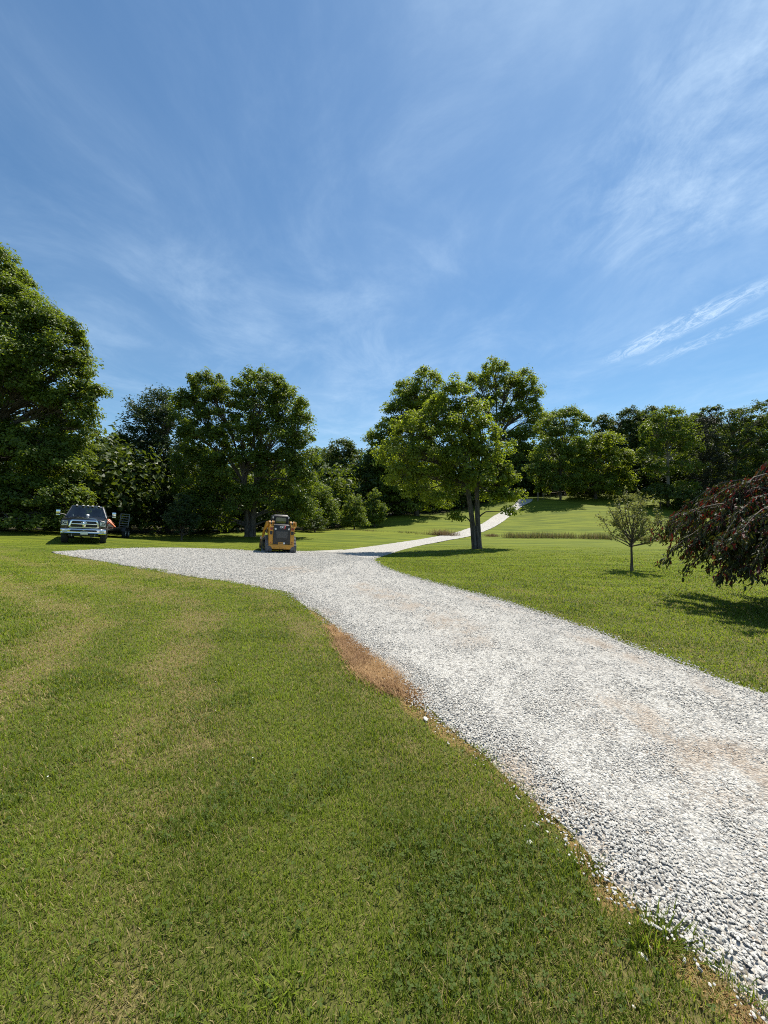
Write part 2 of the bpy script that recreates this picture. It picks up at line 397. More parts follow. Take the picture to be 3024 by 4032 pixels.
def stone_mat():
    m, nt, b = new_mat('stone')
    t = attr(nt, 'tint')
    cr = nd(nt, 'ShaderNodeValToRGB'); nt.links.new(t, cr.inputs[0])
    e = cr.color_ramp.elements; e[0].position = 0; e[0].color = (.12, .118, .112, 1); e[1].position = .7; e[1].color = (.54, .525, .485, 1)
    e.new(.3).color = (.335, .32, .29, 1); e.new(.85).color = (.44, .40, .345, 1); e.new(1.).color = (.34, .24, .15, 1)
    n = noise(nt, 90, 4, .65, objco(nt))
    nt.links.new(mixc(nt, maprange(nt, n, .3, .7, 0, .3), cr.outputs[0], (.28, .275, .26)), b.inputs['Base Color'])
    b.inputs['Roughness'].default_value = .75; b.inputs['Specular IOR Level'].default_value = .3
    return m
M_GROUND = ground_mat(); M_GRAVEL = gravel_mat(); M_STONE = stone_mat()
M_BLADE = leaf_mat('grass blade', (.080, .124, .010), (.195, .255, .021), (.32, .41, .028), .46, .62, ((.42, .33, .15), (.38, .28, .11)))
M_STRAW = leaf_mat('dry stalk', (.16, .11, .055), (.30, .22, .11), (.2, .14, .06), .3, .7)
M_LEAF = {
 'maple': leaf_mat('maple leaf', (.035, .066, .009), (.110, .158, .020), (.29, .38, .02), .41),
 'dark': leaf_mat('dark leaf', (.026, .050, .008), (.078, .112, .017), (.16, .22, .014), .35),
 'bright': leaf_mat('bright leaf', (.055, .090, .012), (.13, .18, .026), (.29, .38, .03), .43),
 'main': leaf_mat('yellow green leaf', (.062, .096, .011), (.155, .20, .022), (.37, .46, .024), .45),  # bright yellow-green foliage, the same over the whole crown
 'feather': leaf_mat('feathery leaf', (.020, .042, .013), (.056, .090, .026), (.10, .15, .02), .32),
 'cedar': leaf_mat('cedar leaf', (.020, .026, .010), (.040, .046, .018), (.03, .035, .01), .18),
 'young': leaf_mat('young leaf', (.075, .085, .025), (.17, .17, .06), (.28, .30, .06), .40),
 'red': leaf_mat('purple leaf', (.016, .026, .008), (.045, .060, .014), (.085, .10, .010), .28, .6, ((.080, .012, .009), (.17, .018, .009))),
}
M_BARK = bark_mat('bark', (.035, .028, .022), (.13, .11, .09)); M_BARK_PALE = bark_mat('pale bark', (.10, .085, .07), (.26, .23, .19))

# ------------------------------------------------------------------ ground sheet, drive
def build_ground():
    th = np.r_[np.linspace(-180, -66, 40, endpoint=False), np.linspace(-66, 66, 420, endpoint=False), np.linspace(66, 180, 40, endpoint=False)]
    th = np.radians(th); rr = np.r_[np.geomspace(.25, 150, 300), np.geomspace(170, 1500, 14)]
    T, Rr = np.meshgrid(th, rr); x = (np.sin(T) * Rr).ravel(); y = (np.cos(T) * Rr).ravel()
    z = H(x, y); r = np.hypot(x, y)
    mid = (resample_n(Bup, 120) + resample_n(Blo, 120)) / 2; dt = seg_dist(x, y, mid)[0]
    z = z + (fbm(x * .9, y * .9, 5, 3) - .5) * .05 * sstep(2, 8, r) + (fbm(x * .15, y * .15, 6, 3) - .5) * .35 * sstep(30, 70, r) * sstep(2.5, 7, dt)
    z = z - .10 * (1 - sstep(.6, 1.5, dt)) * sstep(26, 34, r)
    ind = in_drive(x, y); dry, straw, lush, left, d, s = lawn_maps(x, y); deep = ind & (d > .35) & (seg_dist(x, y, EDGE_R)[0] > .35); z = np.where(deep, z - .03, z)
    far = sstep(5, 16, r)
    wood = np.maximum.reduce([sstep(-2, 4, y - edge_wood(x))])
    n, k = len(rr), len(th)
    i = np.arange(n - 1)[:, None] * k; j = np.arange(k)[None]; j2 = (j + 1) % k
    f = np.stack([i + j, i + j2, i + k + j2, i + k + j], -1).reshape(-1, 4)[:, ::-1]
    v = np.stack([x, y, z], 1)
    v = np.r_[v, [[0, 0, Hs(0, 0)]]]; c = len(v) - 1
    # the small hole under the camera closed with thin quads
    f = np.r_[f, np.stack([np.full(k, c), np.arange(k), (np.arange(k) + 1) % k, (np.arange(k) + 1) % k], 1)[:, [0, 2, 1, 1]]] if False else f
    ap = lambda a: np.r_[a, a[-1]]
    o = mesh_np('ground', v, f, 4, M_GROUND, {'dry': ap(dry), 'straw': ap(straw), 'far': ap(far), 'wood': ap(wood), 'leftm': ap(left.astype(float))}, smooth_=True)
    tag(o, kind='structure')
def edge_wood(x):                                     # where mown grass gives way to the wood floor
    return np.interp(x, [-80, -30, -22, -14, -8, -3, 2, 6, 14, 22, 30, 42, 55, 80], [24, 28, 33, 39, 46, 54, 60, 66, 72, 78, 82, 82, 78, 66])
build_ground()

def dirt_map(x, y):
    d, s = seg_dist(x, y, EDGE_D); d2, s2 = seg_dist(x, y, EDGE_R)
    w = d + d2; t = d / np.maximum(w, .01)
    n = fbm(x * .8, y * .8, 71, 4); n2 = fbm(x * 6, y * 6, 73, 3)
    mid = np.exp(-((t - .47) / .10) ** 2) * sstep(.34, .58, n) * (y < 14) * .9
    side = np.exp(-(d / .22) ** 2) * sstep(.42, .6, fbm(x * 1.2, y * 1.2, 75, 3)) * .8
    rut = np.exp(-((t - .87) / .05) ** 2) * sstep(.35, .55, n) * .6 * (y < 9)
    near = np.exp(-((x - 2.2) / .5) ** 2 - ((y - 1.9) / .55) ** 2) * .5
    return np.clip((mid + side + rut + near) * sstep(.25, .75, n2), 0, .62)
def strip(a, b, nl, nc, lift, thick=.0):
    a = resample_n(a, nl) if len(a) != nl else a; b = resample_n(b, nl) if len(b) != nl else b
    t = np.linspace(0, 1, nc)[None, :, None]
    g = a[:, None] * (1 - t) + b[:, None] * t
    x = g[..., 0].ravel(); y = g[..., 1].ravel()
    e = np.broadcast_to((1 - np.abs(2 * np.linspace(0, 1, nc) - 1) ** 14)[None], (nl, nc)).ravel()
    z = H(x, y) + lift * np.clip(e, -.2, 1) + .012 * (fbm(x * 5, y * 5, 4, 3) - .5) * e
    i = np.arange(nl - 1)[:, None] * nc; j = np.arange(nc - 1)[None]
    f = np.stack([i + j, i + j + 1, i + nc + j + 1, i + nc + j], -1).reshape(-1, 4)
    return np.stack([x, y, z], 1), f
def ragged(p, amp=.07, step=.12, seed=0):
    p = resample(p, step); d = np.gradient(p, axis=0); d /= np.linalg.norm(d, axis=1)[:, None] + 1e-9
    n = np.stack([-d[:, 1], d[:, 0]], 1); k = np.minimum(1, np.linalg.norm(p, axis=1) / 5 + .5)
    return p + n * ((fbm(p[:, 0] * 2.4, p[:, 1] * 2.4, 80 + seed, 4) - .5) * 2 * amp * k)[:, None]
def build_drive():
    la = ragged(Ledge, .09, .12, 1)
    kl = int(np.argmin(((la - Ledge[kL]) ** 2).sum(1)))
    r1 = ragged(Redge1, .09, .12, 2); r2 = ragged(Redge2, .08, .12, 3)
    va, fa = strip(la[:kl + 1], np.r_[r1[:-1], r1[-1:]], 420, 34, .035)
    vb, fb = strip(resample_n(la[kl:], 260), resample_n(np.r_[r1[-1:], r2], 260), 260, 26, .031)
    v = np.r_[va, vb]; f = np.r_[fa, fb + len(va)]
    if True:
        p, q, r = v[f[:, 0]], v[f[:, 1]], v[f[:, 2]]
        flip = np.cross(q - p, r - p)[:, 2] < 0; f[flip] = f[flip][:, ::-1]
    o = mesh_np('gravel_drive', v, f, 4, M_GRAVEL, {'dirt': dirt_map(v[:, 0], v[:, 1])}, smooth_=True); tag(o, kind='structure')
    bu = ragged(Bup, .10, .2, 4); bl = ragged(Blo, .10, .2, 5)
    v, f = strip(resample_n(np.r_[[Bup[0] - [.4, .5]], bu], 300), resample_n(np.r_[[Blo[0] - [.1, .5]], bl], 300), 300, 14, .039)
    p, q, r = v[f[:, 0]], v[f[:, 1]], v[f[:, 2]]; flip = np.cross(q - p, r - p)[:, 2] < 0; f[flip] = f[flip][:, ::-1]
    o = mesh_np('gravel_track', v, f, 4, M_GRAVEL, {'dirt': np.zeros(len(v))}, smooth_=True); tag(o, kind='structure')
build_drive()

# ------------------------------------------------------------------ loose stones
def ico():
    t = (1 + 5 ** .5) / 2
    v = np.array([(-1, t, 0), (1, t, 0), (-1, -t, 0), (1, -t, 0), (0, -1, t), (0, 1, t), (0, -1, -t), (0, 1, -t), (t, 0, -1), (t, 0, 1), (-t, 0, -1), (-t, 0, 1)], float)
    v /= np.linalg.norm(v[0])
    f = np.array([(0, 11, 5), (0, 5, 1), (0, 1, 7), (0, 7, 10), (0, 10, 11), (1, 5, 9), (5, 11, 4), (11, 10, 2), (10, 7, 6), (7, 1, 8),
                  (3, 9, 4), (3, 4, 2), (3, 2, 6), (3, 6, 8), (3, 8, 9), (4, 9, 5), (2, 4, 11), (6, 2, 10), (8, 6, 7), (9, 8, 1)])
    return v, f
ICO = ico()
def stones_mesh(pos, size, r):
    n = len(pos); v, f = ICO
    s = np.stack([r.uniform(.8, 1.35, n), r.uniform(.55, .95, n), r.uniform(.35, .7, n)], 1) * size[:, None] / 2
    V = v[None] * (1 + r.uniform(-.28, .22, (n, 12, 1))) * s[:, None]
    a = r.uniform(0, 2 * np.pi, n); b = r.normal(0, .35, n)
    c, sn = np.cos(b), np.sin(b)
    y = V[..., 1] * c[:, None] - V[..., 2] * sn[:, None]; z = V[..., 1] * sn[:, None] + V[..., 2] * c[:, None]
    c, sn = np.cos(a)[:, None], np.sin(a)[:, None]
    V = np.stack([V[..., 0] * c - y * sn, V[..., 0] * sn + y * c, z], -1) + pos[:, None]
    Fi = f[None] + (np.arange(n) * 12)[:, None, None]
    return V.reshape(-1, 3), Fi.reshape(-1, 3)
def polar_points(dens, r0, r1, half=56, r=rng, k=1.):
    """random points around the viewer's side of the scene with radial density dens(r)"""
    rr = np.linspace(r0, r1, 400); w = dens(rr) * rr; c = np.r_[0, np.cumsum((w[1:] + w[:-1]) / 2 * np.diff(rr))]
    th = R(half) * 2; n = int(c[-1] * th * k)
    rad = np.interp(r.uniform(0, c[-1], n), c, rr); a = r.uniform(-th / 2, th / 2, n)
    return np.sin(a) * rad, np.cos(a) * rad
def build_stones():
    r = np.random.default_rng(3)
    x, y = polar_points(lambda d: np.where(d < 2.6, 7600, 7600 * (2.6 / d) ** 1.7), .8, 24, 58, r)
    jx, jy = x + r.normal(0, .05, len(x)), y + r.normal(0, .05, len(x))
    m = in_drive(jx, jy); x, y = x[m], y[m]
    d = np.hypot(x, y); dm = dirt_map(x, y)
    keep = r.uniform(size=len(x)) > dm * .75; x, y, d, dm = x[keep], y[keep], d[keep], dm[keep]
    size = (.016 + .020 * r.beta(1.6, 3.2, len(x))) * np.maximum(1, (d / 4.) ** .55) * np.where(dm > .3, .7, 1) * .62
    z = H(x, y) + .034 + size * r.uniform(-.05, .22, len(x))
    # spilled stones along both edges
    ex, ey, es = [], [], []
    for line, n in ((EDGE_D, 2200), (EDGE_R, 1300)):
        p = line[r.integers(0, len(line), n)]; w = r.exponential(.06, n) * r.choice([-1, 1], n)
        a = r.uniform(0, 2 * np.pi, n); q = p + np.stack([np.cos(a) * np.abs(w), np.sin(a) * np.abs(w)], 1) + r.normal(0, .05, (n, 2))
        ok = (q[:, 1] > .5) & (q[:, 1] < 16); q = q[ok]; ex.append(q[:, 0]); ey.append(q[:, 1])
    ex, ey = np.concatenate(ex), np.concatenate(ey); es = .010 + .020 * r.beta(1.4, 3.2, len(ex)); es *= np.maximum(1, (np.hypot(ex, ey) / 5) ** .6)
    ez = H(ex, ey) + .012 + es * .2
    tint = np.r_[np.where(r.uniform(size=len(x)) < dm * .6, r.uniform(.78, .98, len(x)), np.where(r.uniform(size=len(x)) < .17, r.uniform(0, .3, len(x)), r.uniform(.3, .8, len(x)))), r.uniform(.15, .6, len(ex))]
    V, Fi = stones_mesh(np.stack([np.r_[x, ex], np.r_[y, ey], np.r_[z, ez]], 1), np.r_[size, es], r)
    o = mesh_np('gravel', V, Fi, 3, M_STONE, {'tint': np.repeat(tint, 12)})
    tag(o, 'loose white crushed stone covering the drive', 'gravel', kind='stuff')
build_stones()
def lone_stone(px, py, size, tint, label, seed):
    r = np.random.default_rng(seed); g = ground_at(px, py); z = Hs(*g)
    V, Fi = stones_mesh(np.zeros((1, 3)), np.array([size]), r)
    # rounder: one extra split
    o = mesh_np('stone', V, Fi, 3, M_STONE, {'tint': np.full(12, tint)}, loc=(g[0], g[1], z + size * .2))
    md = o.modifiers.new('round', 'SUBSURF'); md.levels = md.render_levels = 1
    tag(o, label, 'stone', 'single stones by the drive')
lone_stone(2560, 3345, .085, .12, 'largest grey rock lying on the white gravel in the right foreground', 1)
lone_stone(2535, 3775, .036, .72, 'white oblong stone lying in grass just left of the green tuft', 5)
lone_stone(1676, 2838, .07, .7, 'white stone on the brown edge midway up the drive', 6)
lone_stone(2085, 3325, .05, .7, 'small white stone in the grass by the bare brown strip', 8)

# ------------------------------------------------------------------ grass blades
def blades_mesh(x, y, z, h, w, lean, az, r):
    n = len(x); ca, sa = np.cos(az), np.sin(az); bx, by = -sa, ca
    def pt(t, ww):
        out = h * lean * t ** 1.6; up = h * np.sqrt(np.maximum(.08, 1 - lean ** 2)) * t
        cxx = x + ca * out; cyy = y + sa * out; czz = z + up
        return np.stack([cxx - bx * ww, cyy - by * ww, czz], 1), np.stack([cxx + bx * ww, cyy + by * ww, czz], 1)
    a0, a1 = pt(0., w * .5); b0, b1 = pt(.55, w * .42); c0, _ = pt(1., w * 0)
    V = np.stack([a0, a1, b0, b1, c0], 1).reshape(-1, 3)
    k = (np.arange(n) * 5)[:, None]
    Fi = np.stack([k + [0, 1, 3], k + [0, 3, 2], k + [2, 3, 4]], 1).reshape(-1, 3)
    return V, Fi
def build_grass():
    r = np.random.default_rng(11)
    x, y = polar_points(lambda d: np.where(d < 2.2, 19000, 19000 * (2.2 / d) ** 1.6), .85, 30, 55, r)
    m = ~in_drive(x + r.normal(0, .045, len(x)), y + r.normal(0, .045, len(x))); x, y = x[m], y[m]
    dry, straw, lush, left, d, s = lawn_maps(x, y); rad = np.hypot(x, y); n = len(x)
    keep = (r.uniform(size=n) > straw * .12) & (y < edge_wood(x) + 2) & (r.uniform(size=n) > .35 * sstep(.5, .75, fbm(x * 14, y * 14, 91, 2)))
    x, y, dry, straw, lush, rad, left, d = [a[keep] for a in (x, y, dry, straw, lush, rad, left, d)]; n = len(x)
    h = r.uniform(.018, .047, n) * (1 + .45 * lush) * (1 + .35 * sstep(.55, .8, fbm(x * 2.5, y * 2.5, 95, 3))) * np.where(dry > .5, .8, 1)
    h *= np.where(straw > .4, .8, 1) * (1 - .75 * sstep(14, 30, rad))
    w = r.uniform(.0020, .0042, n) * np.maximum(1, (rad / 2.0) ** .85)
    lean = np.clip(r.beta(3, 2.3, n) * 1.0 + straw * .3, .08, .95); az = r.uniform(0, 2 * np.pi, n)
    z = H(x, y) + (fbm(x * .9, y * .9, 5, 3) - .5) * .05 * sstep(2, 8, rad) - .002
    ca, sa = math.cos(R(19)), math.sin(R(19)); vv = x * sa + y * ca; uu = x * ca - y * sa; mow = .55 * (.5 + .5 * np.sin(2 * np.pi * (vv / 1.35 + .5 * fbm(uu * .12, vv * .4, 98, 3)))) + .45 * sstep(.3, .7, fbm(uu * .3, vv * 2.2, 96, 3))
    t = r.uniform(0, 1, n) * np.where(left, .42, .24) + .2 * fbm(x * 1.2, y * 1.2, 97, 3) + np.where(left, .26 + .22 * np.sin(2 * np.pi * (d + .35 * fbm(x * .35, y * .35, 9, 3)) / 1.1), .95 * mow - .26)
    t = np.clip(t, 0, .98)
    isdry = r.uniform(size=n) < np.clip(.09 + .52 * dry + straw, 0, .97)
    tint = np.where(isdry, r.uniform(1.08, 1.5, n), t * (1 - .6 * lush) * (.55 + .9 * fbm(x * 3.3, y * 3.3, 99, 3)))
    V, Fi = blades_mesh(x, y, z, h, w, lean, az, r)
    tag(mesh_np('grass', V, Fi, 3, M_BLADE, {'tint': np.repeat(tint, 5)}), 'short mown lawn grass on both sides of the drive', 'grass', kind='stuff')
    q = (STRAW[r.integers(0, len(STRAW), 40000)] + STRAW[r.integers(0, len(STRAW), 40000)]) * .5 + r.normal(0, .12, (40000, 2))
    q = q[inside(q[:, 0] + r.normal(0, .05, len(q)), q[:, 1] + r.normal(0, .08, len(q)), STRAW)][:14000]; k = len(q)
    e = EDGE_D[(EDGE_D[:, 1] > 1.) & (EDGE_D[:, 1] < 4.2)]; e = e[r.integers(0, len(e), 700)] + r.normal(0, .05, (700, 2)) - [.06, .0]; q = np.r_[q, e]; k = len(q)
    V, Fi = blades_mesh(q[:, 0], q[:, 1], H(q[:, 0], q[:, 1]) + .006, np.where(np.arange(k) < k - 700, r.uniform(.03, .10, k), r.uniform(.02, .05, k)), np.where(np.arange(k) < k - 700, r.uniform(.003, .008, k), .003), r.uniform(.75, .99, k), r.normal(.9, 1.2, k), r)
    tag(mesh_np('dead_grass', V, Fi, 3, leaf_mat('dead grass', (.20, .105, .042), (.46, .29, .125), (.4, .22, .08), .25, .7), {'tint': np.repeat(np.clip(r.uniform(-.2, .7, k) + 1.2 * (fbm(q[:, 0] * 3, q[:, 1] * 2, 12, 3) - .35), 0, 1), 5)}), 'orange tan dead grass strewn along the left edge of the drive', 'dead grass', kind='stuff')
    # clover leaves lying flat among the blades
    x, y = polar_points(lambda d: np.where(d < 2.5, 1500, 800 * (2.5 / d) ** 1.9), .85, 12, 55, r)
    m = ~in_drive(x, y); x, y = x[m], y[m]; dry, straw, lush, left, d, s = lawn_maps(x, y)
    k = (r.uniform(size=len(x)) < .08 + .7 * lush) & (straw < .3) & (r.uniform(size=len(x)) > dry); x, y = x[k], y[k]; n = len(x); rad = np.hypot(x, y)
    z = H(x, y) + (fbm(x * .9, y * .9, 5, 3) - .5) * .05 * sstep(2, 8, rad) + r.uniform(.012, .04, n)
    sz = r.uniform(.006, .012, n) * np.maximum(1, (rad / 2.5) ** .7); a = r.uniform(0, 2 * np.pi, n)
    V = []; ti = np.repeat(r.uniform(0, .55, n), 15)
    for j in range(3):
        aj = a + j * 2.094
        cx, cy = np.cos(aj), np.sin(aj); rise = r.normal(0, .35, n) * sz
        base = np.stack([x, y, z], 1)
        for (u, vv, zz) in ((0, 0, 0), (.7, -.55, .6), (1.15, -.3, 1), (1.15, .3, 1), (.7, .55, .6)):
            V.append(base + np.stack([(cx * u - cy * vv) * sz, (cy * u + cx * vv) * sz, rise * zz], 1))
    V = np.stack(V, 1).reshape(-1, 3); k = (np.arange(n) * 15)[:, None, None] + (np.arange(3) * 5)[None, :, None]
    Fi = (k + np.arange(5)[None, None]).reshape(-1, 5)
    m_cl = leaf_mat('clover leaf', (.050, .085, .010), (.095, .135, .016), (.16, .25, .025), .38, .75)
    tag(mesh_np('clover', V, Fi, 5, m_cl, {'tint': ti}), 'dark green clover leaves mixed into the near lawn', 'clover', kind='stuff')
    # white clover heads
    x, y = polar_points(lambda d: np.where(d < 3, 2.2, 2.2 * (3 / d) ** 1.0), 1.2, 12, 50, r)
    m = ~in_drive(x, y); x, y = x[m], y[m]; _, st, lu, left, d, s = lawn_maps(x, y); k = ((lu > .25) | (r.uniform(size=len(x)) < .3)) & left & (st < .3); x, y = x[k], y[k]
    rad = np.hypot(x, y); V, Fi = stones_mesh(np.stack([x, y, H(x, y) + .04], 1), r.uniform(.008, .013, len(x)) * np.maximum(1, (rad / 4) ** .5), r)
    tag(mesh_np('clover_flowers', V, Fi, 3, simple('clover head', (.62, .58, .52), .8)), 'small white clover heads dotted over the near lawn', 'clover flowers', kind='stuff')
build_grass()
def tuft(name, g, n, h0, h1, rad, w, mat, tint, label, cat, seed, lean=(.15, .8), group=None):
    r = np.random.default_rng(seed); q = r.normal(0, rad / 2, (n, 2)) if np.isscalar(rad) else r.normal(0, 1, (n, 2)) * np.array(rad) / 2
    x, y = q[:, 0], q[:, 1]; z = H(x + g[0], y + g[1]) - Hs(*g) - .01
    V, Fi = blades_mesh(x, y, z, r.uniform(h0, h1, n), r.uniform(.7, 1.3, n) * w, r.uniform(*lean, n), np.where(r.uniform(size=n) < .6, np.arctan2(y, x), r.uniform(0, 6.28, n)), r)
    o = mesh_np(name, V, Fi, 3, mat, {'tint': np.repeat(r.uniform(*tint, n), 5)}, loc=(g[0], g[1], Hs(*g))); return tag(o, label, cat, group)
tuft('grass_tuft', ground_at(2575, 3705), 300, .05, .125, (.13, .07), .0045, M_BLADE, (0, .6), 'largest dark green grass tuft leaning over the gravel edge', 'grass tuft', 1, (.3, .9))
tuft('grass_tuft', ground_at(2290, 3420), 200, .04, .085, (.10, .06), .004, M_BLADE, (0, .6), 'low dark green tuft at the gravel edge above the tall tuft', 'grass tuft', 2, (.3, .9))
tuft('grass_tuft', ground_at(1125, 3880), 40, .04, .09, .07, .008, M_BLADE, (.7, 1.0), 'pale broad bladed weed tuft in the lawn at the bottom', 'grass tuft', 3, (.4, .95))
tuft('dry_grass_clump', ground_at(1745, 2108), 1100, .25, .95, (1.7, .7), .025, M_STRAW, (0, 1), 'dry tan weed clump at the upper side of the far track', 'weeds', 4, (.2, .95))
tuft('dry_grass_clump', ground_at(1935, 2112), 500, .15, .45, (.8, .5), .025, M_STRAW, (0, 1), 'low dry weed clump right of the trunk beside the track', 'weeds', 5, (.2, .95))
def tall_strip(pts, n, h0, h1, seed, label):
    r = np.random.default_rng(seed); p = resample(np.array([ground_at(*q) for q in pts]), .1)
    i = r.integers(0, len(p), n); x = p[i, 0] + r.normal(0, .1, n); y = p[i, 1] + r.normal(0, .45, n)
    k = fbm(x * .35, y * .1, seed, 3); keep = r.uniform(size=n) < .10 + 1.1 * sstep(.36, .62, k); x, y, k = x[keep], y[keep], k[keep]; n = len(x)
    V, Fi = blades_mesh(x, y, H(x, y) - .02, r.uniform(h0, h1, n) * (.5 + .9 * k), r.uniform(.015, .035, n), r.uniform(.05, .6, n), r.uniform(0, 6.28, n), r)
    g = r.uniform(size=n) < .55
    tag(mesh_np('tall_grass', V, Fi, 3, M_TALL, {'tint': np.repeat(np.where(g, r.uniform(.2, 1, n), r.uniform(1.05, 1.4, n)), 5)}), label, 'tall grass', kind='stuff')
M_TALL = leaf_mat('tall grass', (.07, .09, .02), (.16, .16, .05), (.2, .2, .05), .35, .6, ((.28, .21, .12), (.25, .18, .08)))
tall_strip([(1985, 2117), (2150, 2118), (2300, 2121), (2480, 2125), (2750, 2128), (3024, 2130)], 7000, .25, .8, 21, 'unmown brown and green grass along the ditch line on the right')
tall_strip([(1250, 2086), (1400, 2090), (1560, 2096), (1700, 2104)], 1500, .12, .3, 22, 'faint line of longer grass along the left ditch')

# ------------------------------------------------------------------ trees
def leaves(cent, nrm, dirn, ln, wd, fold=.18):
    """diamond leaves folded on the midrib: two triangles each"""
    n = len(cent); d = dirn - nrm * (dirn * nrm).sum(1, keepdims=True); d /= np.linalg.norm(d, axis=1, keepdims=True) + 1e-9
    s = np.cross(nrm, d); ln = ln[:, None]; wd = wd[:, None]
    a = cent - d * ln * .5; t = cent + d * ln * .5 - nrm * ln * .08
    l = cent - s * wd * .5 + nrm * wd * fold - d * ln * .05; r_ = cent + s * wd * .5 + nrm * wd * fold - d * ln * .05
    V = np.stack([a, r_, t, l], 1).reshape(-1, 3); k = (np.arange(n) * 4)[:, None]
    return V, np.stack([k + [0, 1, 2], k + [0, 2, 3]], 1).reshape(-1, 3)
def unit(r, n):
    u = r.normal(size=(n, 3)); return u / np.linalg.norm(u, axis=1, keepdims=True)
def crown_points(lobes, clump, lai, s, r, flat=.7, shell=.55, low_dark=True):
    """leaf positions gathered in clumps over the outside of overlapping lobes"""
    lob = np.array(lobes); area = np.pi * lob[:, 3] * lob[:, 5]; ntot = 2.2 * lai * area.sum() * .72 / (.5 * s * s * .75)
    ncl = np.maximum(6, (area * 2.7 / (clump ** 2)).astype(int))
    cc, out, wt = [], [], []
    for L, n in zip(lob, ncl):
        u = unit(r, n); u[:, 2] = np.where(u[:, 2] < -.45, -u[:, 2] * .8, u[:, 2])
        rad = shell + (1 - shell) * r.uniform(0, 1, n) ** .55
        rad = rad * (1 + .18 * np.sin(u[:, 0] * 5 + L[0]) * np.cos(u[:, 2] * 6 + L[2])) * np.where(r.uniform(size=n) < .12, r.uniform(1.05, 1.28, n), 1)
        c = L[:3] + u * rad[:, None] * L[3:6]; cc.append(c); out.append(u)
    cc = np.concatenate(cc); out = np.concatenate(out)
    # clumps deep inside another lobe are hidden: thin them
    deep = np.zeros(len(cc), bool)
    for L in lob: deep |= (((cc - L[:3]) / L[3:6]) ** 2).sum(1) < .38
    keep = ~deep | (r.uniform(size=len(cc)) < .35); cc, out = cc[keep], out[keep]
    w = r.uniform(.4, 1.6, len(cc)); w /= w.sum(); cnt = np.maximum(3, (w * ntot).astype(int)); idx = np.repeat(np.arange(len(cc)), cnt)
    cr = clump * r.uniform(.45, 1.2, len(cc)); N = len(idx)
    u = unit(r, N); rr = r.uniform(0, 1, N) ** .5
    p = cc[idx] + u * (rr * cr[idx])[:, None] * np.array([1, 1, flat])
    p[:, 2] -= .25 * cr[idx] * (u[:, 0] ** 2 + u[:, 1] ** 2) * rr          # clump domes droop at the rim
    return p, out[idx], u, idx, cc, cr
def px_lobes(spec, z, depth=1.):
    out = []
    for (px, py, rx, ry, *dz) in spec:
        zz = z + (dz[0] if dz else 0); c = P(px, py, zz); a, b = rx / F * zz, ry / F * zz
        out.append((c[0], c[1], c[2], a, max(a, b) * .95 * depth, b))
    return out
